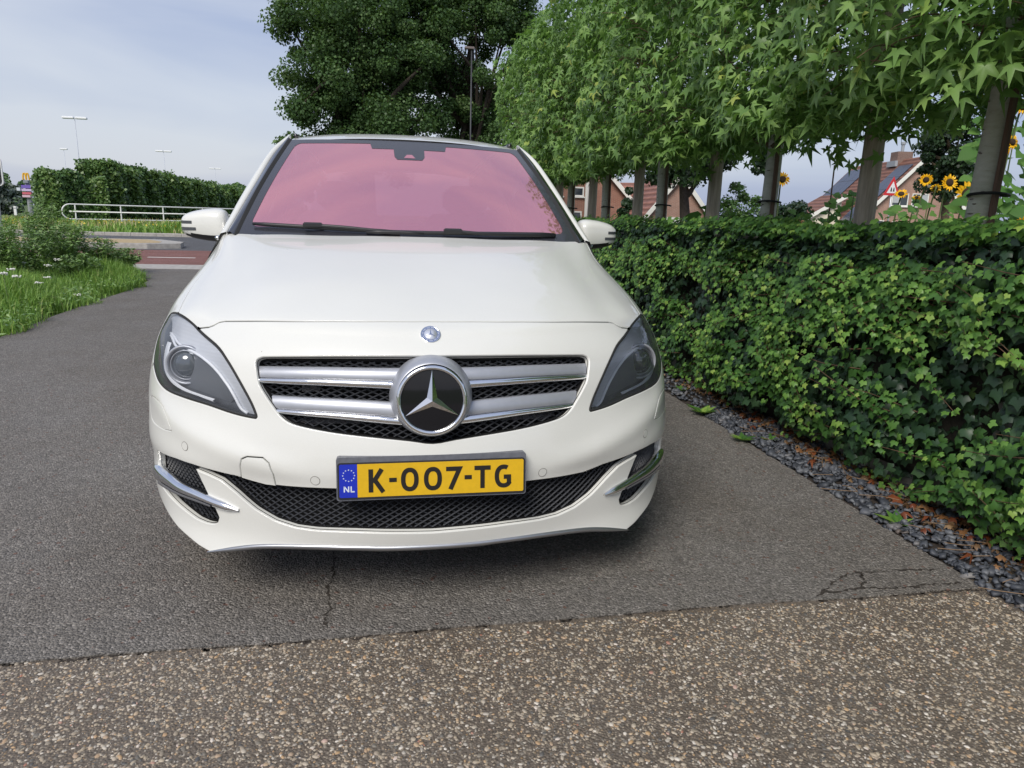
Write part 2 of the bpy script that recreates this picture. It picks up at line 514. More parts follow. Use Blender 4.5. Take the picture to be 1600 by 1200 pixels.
chf = np.array([(0, 3, 2, 1), (4, 5, 6, 7), (0, 1, 5, 4), (1, 2, 6, 5), (2, 3, 7, 6), (3, 0, 4, 7)])
sz = np.clip(RNG.lognormal(math.log(.0125), .36, n), .006, .026)
S3 = np.c_[sz * RNG.uniform(.9, 1.5, n), sz * RNG.uniform(.7, 1.1, n), sz * RNG.uniform(.35, .8, n)]
R = frames(np.c_[RNG.normal(size=(n, 2)) * .45, np.ones(n)], np.c_[RNG.normal(size=(n, 2)), np.zeros(n)])
Vs, Fs, Tn, off = [], [], [], 0
tc_ = RNG.uniform(0, 1, n)
for q in range(3):
    V, F, ti = scatter_solids(chips[q], [chf], C[q::3], R[q::3], S3[q::3], tc_[q::3]); Vs.append(V); Fs.append(F[0] + off); Tn.append(ti); off += len(V)
V, F, ti = np.concatenate(Vs), np.concatenate(Fs), np.concatenate(Tn)
tag(part("slate_gravel", V, F, M_SLATE, tint=ti), "grey slate chippings strewn along the foot of the ivy", None, kind="stuff")
# ------------------------------------------------------------------ far background: houses, hedge, railing, lamps
def brick_mat(name, c1, c2, mortar):
    k = NB(name)
    b = k.n("TexBrick", Scale=1.0)
    b.inputs["Brick Width"].default_value = .23; b.inputs["Row Height"].default_value = .072; b.inputs["Mortar Size"].default_value = .011
    b.inputs["Color1"].default_value = (*c1, 1); b.inputs["Color2"].default_value = (*c2, 1); b.inputs["Mortar"].default_value = (*mortar, 1)
    sx = k.n("SeparateXYZ"); k.l(k.obj(), sx.inputs[0])
    ad = k.n("Math", operation='ADD'); k.l(sx.outputs["X"], ad.inputs[0]); k.l(sx.outputs["Y"], ad.inputs[1])
    cx = k.n("CombineXYZ"); k.l(ad.outputs[0], cx.inputs["X"]); k.l(sx.outputs["Z"], cx.inputs["Y"])
    k.l(cx.outputs[0], b.inputs["Vector"])
    c = k.mix(k.ramp(k.noise(k.obj(), 2.2, 4), [(.35, (0, 0, 0)), (.7, (1, 1, 1))]), b.outputs["Color"], (.82, .8, .8), 'MULTIPLY')
    k.l(c, k.b.inputs["Base Color"]); k.b.inputs["Roughness"].default_value = .85
    return k.m
M_BRICK1 = brick_mat("brick_pink", (.40, .215, .16), (.34, .18, .135), (.42, .33, .28))
M_BRICK2 = brick_mat("brick_red", (.36, .15, .10), (.30, .12, .085), (.38, .28, .22))
def tile_mat(name, c):
    k = NB(name)
    sx = k.n("SeparateXYZ"); k.l(k.obj(), sx.inputs[0])
    w1 = k.n("Math", operation='SINE'); m = k.n("Math", operation='MULTIPLY'); m.inputs[1].default_value = 19.0
    k.l(sx.outputs["Z"], m.inputs[0]); k.l(m.outputs[0], w1.inputs[0])
    f = k.noise(k.obj(), 3.0, 4)
    col = k.ramp(f, [(.3, [x * .75 for x in c]), (.7, [x * 1.15 for x in c])])
    col = k.mix(k.ramp(w1.outputs[0], [(0, (1, 1, 1)), (.35, (0, 0, 0))]), col, (.62, .6, .6), 'MULTIPLY')
    k.l(col, k.b.inputs["Base Color"]); k.b.inputs["Roughness"].default_value = .75
    k.bump(w1.outputs[0], .6, .05)
    return k.m
M_TILES = tile_mat("roof_tile_red", (.23, .105, .072))
M_TILES2 = tile_mat("roof_tile_pink", (.30, .14, .105))
M_WHITEW = pbr("white_woodwork", (.78, .77, .72), .5)
M_CREAM = pbr("cream_render", (.70, .64, .52), .8)
M_WINDOW = pbr("window_glass", (.035, .045, .055), .06, spec=.8)
M_CURTAIN = pbr("net_curtain", (.42, .44, .46), .9)
M_SOLAR = pbr("solar_cell", (.045, .055, .085), .25, spec=.6)
M_CHIM = brick_mat("brick_chimney", (.22, .13, .10), (.18, .10, .08), (.26, .2, .17))
M_LEAD = pbr("lead_flashing", (.32, .34, .37), .6)
M_DARKDOOR = pbr("dark_opening", (.03, .03, .032), .6)

def house(name, label, apex_px, Y, rot, half, ridge_len, eave_drop, wallm, tilem, overhang=.35, chim=None, group=None):
    """gabled house: ridge runs away from the gable; local x along the gable, y along the ridge"""
    A = at(apex_px[0], apex_px[1], 1, Y)
    h = A[2]
    t = thing(name, label, "house", (A[0], Y, 0), group)
    ca, sa = math.cos(rot), math.sin(rot)
    def W(p):
        p = np.asarray(p, float)
        return np.c_[A[0] + p[:, 0] * ca + p[:, 1] * sa, Y - p[:, 0] * sa + p[:, 1] * ca, p[:, 2]]
    e = h - eave_drop
    P = []
    for y in (0.0, ridge_len):
        P += [(-half, y, -.1), (half, y, -.1), (half, y, e), (0, y, h - .12), (-half, y, e)]
    MB().add(W(P), [(0, 1, 2, 3, 4), (9, 8, 7, 6, 5), (1, 6, 7, 2), (0, 4, 9, 5)]).build("wall", wallm, t)
    o = overhang; sl = eave_drop / half
    for s in (-1, 1):
        Q = []
        for y in (-o, ridge_len + o):
            Q += [(0, y, h), (s * (half + .45), y, h - sl * (half + .45)), (s * (half + .45), y, h - sl * (half + .45) - .14), (0, y, h - .14)]
        f = [(0, 1, 2, 3), (7, 6, 5, 4), (0, 4, 5, 1), (1, 5, 6, 2), (3, 2, 6, 7), (0, 3, 7, 4)]
        MB().add(W(Q), f).build("roof_slope", tilem, t)
        B = []
        for y in (-o - .06, -o - .005):
            B += [(0, y, h + .03), (s * (half + .5), y, h + .03 - sl * (half + .5)), (s * (half + .5), y, h - .36 - sl * (half + .5)), (0, y, h - .36)]
        MB().add(W(B), [(0, 1, 2, 3), (7, 6, 5, 4), (0, 4, 5, 1), (1, 5, 6, 2), (3, 2, 6, 7), (0, 3, 7, 4)]).build("bargeboard", M_WHITEW, t)
    return t, W, h, sl
def window(t, W, x0, x1, z0, z1, n=2, frame=.07, y=0, curtain=None):
    f = MB()
    def bar(a0, a1, b0, b1, yy=-.06, d=.07):
        P = [(a, yy + q * d, b) for q in (0, 1) for b in (b0, b1) for a in (a0, a1)]
        f.add(W(P), [(0, 1, 3, 2), (4, 6, 7, 5), (0, 4, 5, 1), (2, 3, 7, 6), (0, 2, 6, 4), (1, 5, 7, 3)])
    bar(x0, x1, z1 - frame, z1); bar(x0, x1, z0, z0 + frame)
    for i in range(n + 1):
        c = x0 + (x1 - x0) * i / n
        bar(c - frame * .5 if 0 < i < n else (c if i == 0 else c - frame), c + frame * .5 if 0 < i < n else (c + frame if i == 0 else c), z0 + frame + .002, z1 - frame - .002)
    w = f.build("window", M_WHITEW, t)
    ROOT[w] = ROOT[t]
    for i in range(n):
        a, b = x0 + (x1 - x0) * i / n, x0 + (x1 - x0) * (i + 1) / n
        MB().add(W([(a, -.02, z0), (b, -.02, z0), (b, -.02, z1), (a, -.02, z1)]), [(0, 1, 2, 3)]).build("pane", M_WINDOW, w)
    if curtain is not None:
        a = x0 + (x1 - x0) * curtain[0]; b = x0 + (x1 - x0) * curtain[1]
        MB().add(W([(a, -.026, z1 - (z1 - z0) * curtain[2]), (b, -.026, z1 - (z1 - z0) * curtain[2]), (b, -.026, z1), (a, -.026, z1)]), [(0, 1, 2, 3)]).build("blind", M_CURTAIN, w)
    P = [(a, yy, b) for yy in (-.14, 0) for b in (z0 - .09, z0 - .004) for a in (x0 - .06, x1 + .06)]
    MB().add(W(P), [(0, 1, 3, 2), (4, 6, 7, 5), (0, 4, 5, 1), (2, 3, 7, 6), (0, 2, 6, 4), (1, 5, 7, 3)]).build("sill", M_WHITEW, w)

# right house: solar panels on the slope towards us, dormer front to the left
HY = 52.0
t, W, h, sl = house("brick_house", "pink brick gabled house with solar panels and chimney, behind the warning sign", (1445, 244), HY, math.radians(10), 4.9, 12.0, 5.1, M_BRICK1, M_TILES)
k_ = HY / FPX * 1.03
def hx(px): return (px - 1445) * (HY + 1.9) / FPX / .985
def hz(px, py): return float(at(px, py, 1, HY)[2])
window(t, W, hx(1400), hx(1428), hz(1410, 322), hz(1410, 302), 2, curtain=(.02, .48, .75))
window(t, W, hx(1434), hx(1462), hz(1448, 323), hz(1448, 303), 2, curtain=(.5, .98, .7))
window(t, W, hx(1366), hx(1392), .25, hz(1380, 344), 2)
window(t, W, hx(1406), hx(1421), .25, hz(1410, 346), 1, curtain=(.0, 1, .9))
for r in range(2):
    for c in range(5):
        # left slope: s from ridge (0) to eave, y along the ridge
        s0, s1 = .7 + c * 1.0, .7 + c * 1.0 + .97
        y0 = .25 + r * 1.12
        P = []
        for dz in (.05, .10):
            for (s, y) in ((s0, y0), (s0, y0 + 1.1), (s1, y0 + 1.1), (s1, y0)):
                P.append((-s, y, h - sl * s + dz + .02))
        MB().add(W(P), [(4, 5, 6, 7), (3, 2, 1, 0), (0, 1, 5, 4), (1, 2, 6, 5), (2, 3, 7, 6), (3, 0, 4, 7)]).build("solar_panel", M_SOLAR, t)
for r in range(3):
    for c in range(3):
        s0, s1 = .5 + c * 1.1, .5 + c * 1.1 + 1.06
        y0 = 8.2 + r * 1.25
        P = []
        for dz in (.05, .10):
            for (s, y) in ((s0, y0), (s0, y0 + 1.22), (s1, y0 + 1.22), (s1, y0)):
                P.append((-s, y, h - sl * s + dz + .02))
        MB().add(W(P), [(4, 5, 6, 7), (3, 2, 1, 0), (0, 1, 5, 4), (1, 2, 6, 5), (2, 3, 7, 6), (3, 0, 4, 7)]).build("solar_panel", M_SOLAR, t)
def hbox(p0, p1):
    P = [(a, b, c) for c in (p0[2], p1[2]) for b in (p0[1], p1[1]) for a in (p0[0], p1[0])]
    return W(P), [(0, 2, 3, 1), (4, 5, 7, 6), (0, 1, 5, 4), (2, 6, 7, 3), (0, 4, 6, 2), (1, 3, 7, 5)]
ch = MB().add(*hbox((-.65, 3.0, h - .6), (.65, 4.2, h + .62))).build("chimney", M_CHIM, t)
fl = MB(); fl.tube(W([(0.0, 3.6, h + .5), (0.0, 3.6, h + 1.25)]), .13, 8); fl.tube(W([(0.0, 3.6, h + 1.25), (0.0, 3.6, h + 1.45)]), .2, 8)
fl.build("chimney_pot", M_LEAD, ch)
MB().add(*hbox((-.85, 2.9, h - .62), (-.62, 4.3, h - .15))).build("flashing", M_LEAD, ch)
# low cream gabled dormer on the left flank
D = []
P = [(-9.2, 3.0, -.1), (-4.95, 3.0, -.1), (-4.95, 3.0, 3.6), (-7.2, 3.0, 2.2), (-9.2, 3.0, 1.2)]
MB().add(W(P + [(a, 7.0, b) for a, _, b in P]), [(0, 1, 2, 3, 4), (1, 6, 7, 2), (0, 4, 9, 5), (4, 3, 8, 9), (3, 2, 7, 8)]).build("side_wing", M_CREAM, t)
P = []
for y in (2.7, 8.2):
    P += [(-4.6, y, 4.05), (-9.8, y, .95), (-9.8, y, .75), (-4.6, y, 3.85)]
MB().add(W(P), [(0, 1, 2, 3), (7, 6, 5, 4), (0, 4, 5, 1), (1, 5, 6, 2), (3, 2, 6, 7), (0, 3, 7, 4)]).build("wing_roof", M_TILES, t)
P = []
for y in (2.62, 2.68):
    P += [(-4.6, y, 4.1), (-9.85, y, .97), (-9.85, y, .62), (-4.6, y, 3.75)]
MB().add(W(P), [(0, 1, 2, 3), (7, 6, 5, 4), (0, 4, 5, 1), (1, 5, 6, 2), (3, 2, 6, 7), (0, 3, 7, 4)]).build("bargeboard", M_WHITEW, t)

# left pair: brick house front seen between the trunks, and a garage gable
t, W, h, sl = house("brick_house", "red brick house with white window frames seen between the farthest pale trunks", (918, 228), 46.0, math.radians(8), 4.4, 9.0, 4.6, M_BRICK2, M_TILES2)
Wh = 46.0
def lx(px): return (px - 918) * (Wh + 1.9) / FPX / .985
def lz(px, py): return float(at(px, py, 1, Wh)[2])
window(t, W, lx(898), lx(916), lz(905, 307), lz(905, 292), 1, .09)
window(t, W, lx(898), lx(914), lz(905, 345), lz(905, 330), 1, .09)
window(t, W, lx(866), lx(884), lz(905, 307), lz(905, 292), 1, .09)
MB().tube(W([(lx(920.5), -.12, 0), (lx(920.5), -.12, lz(920, 282))]), .13, 8).build("downpipe", M_WHITEW, t)
t, W, h, sl = house("garage", "pink brick garage with white door and steep white edged gable behind dark trunk", (1064, 270), 41.0, math.radians(4), 2.75, 7.0, 3.3, M_BRICK1, M_TILES2, .25)
gx0 = -(1064 - 1046) * 42.9 / FPX; gx1 = (1102 - 1064) * 42.9 / FPX
gz = float(at(1075, 340, 1, 41)[2])
P = [(a, y, b) for y in (-.05, .0) for b in (-.08, gz) for a in (gx0, gx1)]
MB().add(W(P), [(0, 1, 3, 2), (0, 4, 5, 1), (2, 3, 7, 6), (0, 2, 6, 4), (1, 5, 7, 3)]).build("garage_door", M_WHITEW, t)
t, W, h, sl = house("brick_house", "long red tiled roof of a low brick house behind the white edged garage", (1046, 286), 49.0, math.radians(-58), 4.0, 7.0, 3.6, M_BRICK2, M_TILES2, .3)

# warning sign on a pole: red triangle, white field, dark figures
t = thing("warning_sign", "red and white triangular warning sign on a pale pole before the pink house", "road sign", at(1392, 357, 1, 32.2) * [1, 1, 0])
M_STEEL = pbr("galvanised_steel", (.48, .49, .50), .45, .6)
M_SRED = pbr("sign_red", (.55, .03, .035), .45)
M_SWHITE = pbr("sign_white", (.75, .75, .75), .45)
M_SBLK = pbr("sign_black", (.02, .02, .02), .5)
a, b, c_ = at(1397, 276, 1, 32.2), at(1379, 305, 1, 32.2), at(1405, 306, 1, 32.2)
cen = (a + b + c_) / 3
def tri(k, y0, y1):
    pts = [cen + (p - cen) * k for p in (a, b, c_)]
    P = [(p[0], y, p[2]) for y in (y0, y1) for p in pts]
    return P, [(0, 1, 2), (5, 4, 3), (0, 3, 4, 1), (1, 4, 5, 2), (2, 5, 3, 0)]
MB().tube([(at(1389, 357, 1, 32.26)[0] - .1, 32.26, 0), (cen[0] + .05, 32.26, a[2] - .1)], .045, 8).build("pole", M_STEEL, t, True)
MB().add(*tri(1.0, 32.17, 32.2)).build("red_triangle", M_SRED, t)
MB().add(*tri(.62, 32.163, 32.168)).build("white_field", M_SWHITE, t)
fg = MB()
for dx in (-.07, .08):
    fg.ball((cen[0] + dx, 32.155, cen[2] + .06), (.028, .01, .03), 8, 5)
    fg.prism([(cen[0] + dx - .03, cen[2] + .03), (cen[0] + dx + .03, cen[2] + .03), (cen[0] + dx + .045, cen[2] - .11), (cen[0] + dx - .045, cen[2] - .11)], 1, 32.15, 32.16)
fg.build("pictogram", M_SBLK, t)

# white railing on the verge beyond the road
M_WRAIL = pbr("white_rail_paint", (.78, .78, .76), .4)
RL = at(97, 331, 1, 51); RR = at(420, 337, 1, 58.5)
t = thing("railing", "white tubular three bar railing with rounded end beyond the road", "railing", (RL[0], RL[1], 0))
def rp(s, z):
    p = RL + (RR - RL) * s
    return np.array([p[0], p[1], z])
zt, zm, zb = 1.27, .80, .30
n_ = 14
arc = []
R0 = (zt - zb) / 2
L_ = np.linalg.norm((RR - RL)[:2])
for i in range(15):
    th = math.pi / 2 + math.pi * i / 14
    arc.append(rp((R0 + R0 * math.cos(th)) / L_ * 1.0, (zt + zb) / 2 + R0 * math.sin(th)))
MB().tube([rp(1.6, zt)] + arc + [rp(1.6, zb)], .045, 8).build("rail", M_WRAIL, t, True)
MB().tube([rp(.03, zm), rp(1.6, zm)], .045, 8).build("rail", M_WRAIL, t, True)
for i in range(8):
    s = .055 + i * .195
    MB().tube([rp(s, 0), rp(s, zt)], .045, 8).box(rp(s, .0), (.22, .22, .05)).build("post", M_WRAIL, t)
# bollard, tall mast sign, signal back at the left edge, street lamps
t = thing("bollard", "white roadside marker post in the far left grass", "bollard", at(25, 336.5, 2, 0))
_p = at(25, 336.5, 2, 0)
MB().box(_p + [0, 0, .47], (.24, .16, .94), 0, .02).build("post", M_WRAIL, t); MB().box(_p + [0, -.083, .74], (.25, .02, .12)).build("band", pbr("marker_grey", (.4, .4, .42), .5), t)
_p = at(43, 300, 1, 82)
t = thing("advertising_mast", "tall advertising mast with yellow arches over purple and pink boards, far left", "advertising mast", (_p[0], 82, 0))
M_MAST = pbr("mast_grey", (.25, .26, .28), .6)
MB().tube([(_p[0], 82.3, 0), (_p[0], 82.3, at(40, 282, 1, 82)[2])], .28, 8).build("pole", M_MAST, t)
def board(nm, x0, y0, x1, y1, m, d=.4):
    a, b = at(x0, y0, 1, 82), at(x1, y1, 1, 82)
    MB().box(((a[0] + b[0]) / 2, 82, (a[2] + b[2]) / 2), (abs(b[0] - a[0]), d, abs(b[2] - a[2]))).build(nm, m, t)
M_YEL = pbr("arch_yellow", (.75, .42, .02), .5)
board("board", 34, 289, 50, 294.5, pbr("board_purple", (.16, .10, .42), .5)); board("board", 35, 295, 51, 299, pbr("board_lilac", (.55, .45, .65), .5))
board("board", 36, 300, 50, 304, pbr("board_red", (.55, .12, .16), .5)); board("board", 36, 304.5, 49, 308.5, pbr("board_pink", (.62, .42, .5), .5)); board("board", 27, 293, 33, 298, pbr("board_white", (.6, .64, .7), .5))
board("board", 37, 281.5, 45, 286, pbr("board_grey", (.22, .24, .27), .5))
ar = MB()
q = at(41, 281, 1, 81.9); w_ = .29
for s in (-1, 1):
    ar.tube([(q[0] + s * w_ * .5 + w_ * .48 * math.cos(u), 81.9, q[2] + .70 * math.sin(u)) for u in np.linspace(0, math.pi, 11)], .075, 6)
ar.build("arches", M_YEL, t)
_p = at(-7, 268, 1, 13.95)
t = thing("traffic_signal", "dark signal backing board with pale rim cropped by the left picture edge", "traffic signal", (_p[0], 13.95, 0))
M_SIGD = pbr("signal_black", (.015, .015, .016), .4)
def rrect(cx, cz, w, h_, r, n=5):
    out = []
    for sx, sz, a0 in ((1, 1, 0), (-1, 1, 90), (-1, -1, 180), (1, -1, 270)):
        for i in range(n + 1):
            th = math.radians(a0 + 90 * i / n)
            out.append((cx + sx * (w / 2 - r) + r * math.cos(th), cz + sz * (h_ / 2 - r) + r * math.sin(th)))
    return out
_e = at(3.2, 268, 1, 13.95)
cx = _e[0] - .215
MB().prism(rrect(cx, _p[2], .43, .53, .08), 1, 13.95, 13.98).build("rim", M_SWHITE, t)
MB().prism(rrect(cx, _p[2], .375, .475, .065), 1, 13.935, 13.949).build("backing_board", M_SIGD, t)
MB().tube([(cx, 14.03, 0), (cx, 14.03, _p[2] + .2)], .06, 8).build("pole", M_STEEL, t)
M_LAMPP = pbr("lamp_pole_grey", (.50, .53, .60), .5, .0)
M_LAMPH = pbr("lamp_head_white", (.82, .83, .84), .4)
def street_lamp(px, py, Y, heads, label, arm=.55):
    p = at(px, py, 1, Y); z = p[2]
    t = thing("street_lamp", label, "street lamp", (p[0], Y, 0), "tall street lamps along the far road")
    MB().tube([(p[0], Y, 0), (p[0], Y, z)], [.055, .035], 8).build("pole", M_LAMPP, t, True)
    for s in heads:
        b = MB().box((p[0] + s * arm * .5, Y, z + .03), (arm, .07, .05)); b.build("arm", M_LAMPP, t)
        MB().box((p[0] + s * (arm + .05), Y, z + .02), (1.05, .40, .22), 0, .05).build("lamp_head", M_LAMPH, t)
street_lamp(116.5, 184.5, 80, (-1, 1), "nearest tall double headed street lamp above the clipped hedge")
street_lamp(99.5, 233, 128, (0,), "distant street lamp with a single short white head, left of the double one", .2)
street_lamp(255.5, 236.5, 118, (-1, 1), "double headed street lamp further off over the hedge's middle")
street_lamp(336, 263.5, 160, (-1, 1), "small distant street lamp just left of the car's pillar")
# dark lamp post before the big tree
_p = at(737, 76, 1, 32)
t = thing("lamp_post", "slim dark lamp post with angled head standing before the big oak", "lamp post", (_p[0], 32, 0))
M_DKPOST = pbr("dark_post", (.05, .052, .058), .5, .2)
MB().tube([(_p[0], 32, 0), (_p[0], 32, _p[2])], [.040, .034], 8).build("pole", M_DKPOST, t, True)
MB().box((_p[0] - .10, 32, _p[2] + .02), (.42, .2, .10), 0, .015).build("lamp_head", pbr("post_head", (.16, .13, .12), .5), t)
# ------------------------------------------------------------------ plants
STAR = [(0, -.02, 0)]
def star_leaf(lobes, notch, base, droop=.14, fold=.06):
    """palmate leaf, tip +y; lobes (angle, length) from the base round; one quad per lobe"""
    V = [(0, 0, fold)]
    k = len(lobes)
    ang = [l[0] for l in lobes]
    na = [ang[0] - 26] + [(ang[i] + ang[i + 1]) / 2 for i in range(k - 1)] + [ang[-1] + 26]
    for i in range(k + 1):
        r = base if i in (0, k) else notch
        a = math.radians(na[i]); V.append((r * math.cos(a), r * math.sin(a), fold * .3))
    for a, r in lobes:
        a = math.radians(a); V.append((r * math.cos(a), r * math.sin(a), -droop * r))
    F = [(0, 1 + i, k + 2 + i, 2 + i) for i in range(k)]
    return np.array(V), np.array(F)
GUM = star_leaf([(-38, .62), (25, .95), (90, 1.12), (155, .95), (218, .62)], .36, .22, .2)
GUM2 = star_leaf([(-30, .66), (30, .9), (84, 1.15), (150, .97), (214, .58)], .38, .22, .38, .12)
GUM3 = star_leaf([(-42, .5), (20, .86), (95, 1.22), (160, .84), (226, .66)], .33, .2, .55, .22)
GUM4 = star_leaf([(-34, .7), (28, 1.05), (90, 1.0), (148, .8), (210, .5)], .42, .24, -.12, -.16)
IVY = star_leaf([(-48, .60), (20, .88), (90, 1.10), (160, .86), (228, .60)], .61, .34, .12, .07)
IVY2 = star_leaf([(-40, .64), (28, .84), (95, 1.04), (154, .80), (222, .60)], .62, .34, .26, .13)
BLOB = (np.array([(-.5, -.5, 0), (.5, -.5, .08), (.5, .5, -.05), (-.5, .5, .1)]), np.array([(0, 1, 2, 3)]))
LANCE = (np.array([(0, 0, 0), (.22, .35, .05), (0, 1, -.12), (-.22, .35, .05)]), np.array([(0, 1, 2, 3)]))

GUM_STOPS = [(0, (.070, .135, .036)), (.45, (.160, .285, .072)), (.8, (.23, .37, .10)), (.95, (.28, .42, .105)), (1, (.38, .44, .085))]
M_GUM = leaf_mat("sweetgum_leaf", GUM_STOPS, trans=.32, tcol=(.20, .38, .06), spec=.4)
M_GUMO = leaf_mat("sweetgum_leaf_single", GUM_STOPS, True, trans=.32, tcol=(.20, .38, .06), spec=.4)
IVY_OLD = [(0, (.012, .030, .016)), (.5, (.032, .070, .032)), (.85, (.058, .112, .046)), (1, (.09, .155, .045))]
IVY_NEW = [(0, (.034, .088, .022)), (.45, (.068, .165, .036)), (.8, (.155, .305, .058)), (1, (.30, .43, .09))]
M_IVYO = leaf_mat("ivy_leaf_old", IVY_OLD, rough=.38, trans=.10, spec=.35)
M_IVYN = leaf_mat("ivy_leaf_young", IVY_NEW, rough=.4, spec=.35, trans=.25, tcol=(.25, .42, .05))
M_IVYOO = leaf_mat("ivy_leaf_old_single", IVY_OLD, True, rough=.38, trans=.10, spec=.35)
M_IVYNO = leaf_mat("ivy_leaf_young_single", IVY_NEW, True, rough=.4, spec=.35, trans=.25, tcol=(.25, .42, .05))
M_STEM = pbr("ivy_stem", (.10, .055, .03), .8, grain=.3)
M_TWIG = pbr("gum_twig", (.13, .085, .05), .8, grain=.3)

def singles(nm, root, tv, tf, mat, C, R, sc, lab=None):
    """each leaf an object of its own, sharing one mesh"""
    me = fast_mesh(nm, tv, tf, mat)
    r0 = ROOT[root]
    for c, r, s in zip(C, R, sc):
        o = bpy.data.objects.new(nm, me)
        COL.objects.link(o)
        o.parent = root
        m = np.eye(4); m[:3, :3] = r * s; m[:3, 3] = c - r0
        o.matrix_basis = Matrix([[float(x) for x in q] for q in m])

# ---- low garden wall carrying the ivy
M_WALL = pbr("wall_concrete", (.23, .215, .20), .85, grain=.25, gscale=12, bump=.4)
w = thing("garden_wall", "low grey garden wall almost hidden under the ivy", "wall", (2.3, 5, 0))
MB().box((2.30, 5.2, .53), (.16, 13.6, 1.06)).build("wall_body", M_WALL, w)
for i in range(9):
    MB().box((2.30, -1.5 + i * 1.7 + .85, 1.085), (.24, 1.692, .05), 0, .006).build("cap_stone", M_WALL, w)

# ---- ivy
ivy = thing("ivy", "dense ivy hedge with dark old leaves and bright young shoots along the lane's right", "ivy", (2.2, 4, 0))
def face_x(y, z):
    return 2.10 + .035 * np.sin(y * 2.1 + z * 3) + .03 * np.sin(y * 5.3 - z * 4.1 + 1) + .02 * np.sin(y * 11 + z * 9) - .05 * np.exp(-((z - .35) / .3) ** 2) + .10 * np.clip((.16 - z) / .16, 0, 1)
def dens_y(n, y0=-1.1, y1=11.5):
    u = RNG.uniform(0, 1, n)
    return y0 + (y1 - y0) * u ** 1.25
Cs, Ns, Ts, Ss, Ti = [], [], [], [], []
# old leaves: front face in depth layers
n = 15000
y = dens_y(n); z = .10 + RNG.beta(1.05, 1, n) * 1.06
x = face_x(y, z) + RNG.uniform(-.03, .13, n)
nn = np.c_[-np.ones(n), RNG.normal(size=n) * .45, .38 + RNG.normal(size=n) * .38]
tt = np.c_[-.3 + RNG.normal(size=n) * .3, RNG.normal(size=n) * .75, -np.ones(n) * .75]
Cs.append(np.c_[x, y, z]); Ns.append(nn); Ts.append(tt); Ss.append(RNG.uniform(.026, .047, n)); Ti.append(np.clip(RNG.beta(1.5, 2.6, n) + .12 * np.sin(y * 1.7 + z * 2), 0, 1))
# old leaves: top
n = 5200
y = dens_y(n); x = RNG.uniform(2.03, 2.55, n)
hump = .045 * np.sin(y * 1.9 + 1) + .03 * np.sin(y * 4.3) - .02 + np.where(y < 3.6, -.01, .03)
z = 1.125 + hump * .6 + RNG.uniform(-.04, .04, n) - np.clip((2.12 - x) * .5, 0, .1)
nn = np.c_[-.35 + RNG.normal(size=n) * .4, RNG.normal(size=n) * .4, np.ones(n)]
tt = np.c_[-np.ones(n) * .4 + RNG.normal(size=n) * .7, RNG.normal(size=n), -.2 * np.ones(n)]
Cs.append(np.c_[x, y, z]); Ns.append(nn); Ts.append(tt); Ss.append(RNG.uniform(.024, .042, n)); Ti.append(RNG.beta(2, 2.2, n))
C, Nn, Tt, sc, ti = [np.concatenate(q) for q in (Cs, Ns, Ts, Ss, Ti)]
R = frames(Nn, Tt)
dist = np.linalg.norm(C - CAM_POS, axis=1)
pd = np.where((C[:, 1] > -.3) & (C[:, 0] < 2.13), dist / (sc * 20 + .3), 99)
ordr = np.argsort(pd); big = ordr[:130]; rest = ordr[130:]
for q, (tv, tf) in enumerate((IVY, IVY2)):
    singles("leaf", ivy, tv, tf, M_IVYOO, C[big[q::2]], R[big[q::2]], sc[big[q::2]])
Vs, Fs, Tn, off = [], [], [], 0
for q, (tv, tf) in enumerate((IVY, IVY2)):
    i = rest[q::2]
    V, F, t_ = leaf_cloud(tv, tf, C[i], R[i], sc[i], ti[i]); Vs.append(V); Fs.append(F + off); Tn.append(t_); off += len(V)
tag(part("old_foliage", np.concatenate(Vs), np.concatenate(Fs), M_IVYO, ivy, tint=np.concatenate(Tn)), kind="stuff")
# young shoots: a stem that runs along the face and leaves along it
stem = MB()
Cs, Ns, Ts, Ss, Ti = [], [], [], [], []
nsh = 1500
ys = dens_y(nsh, -1.3, 11); zs = .12 + RNG.beta(1.1, 1.0, nsh) * 1.05
nt_ = 400; ys = np.concatenate([ys, dens_y(nt_, -1.3, 11)]); zs = np.concatenate([zs, np.full(160, 1.1), RNG.uniform(.84, 1.035, 240)]); nsh += nt_
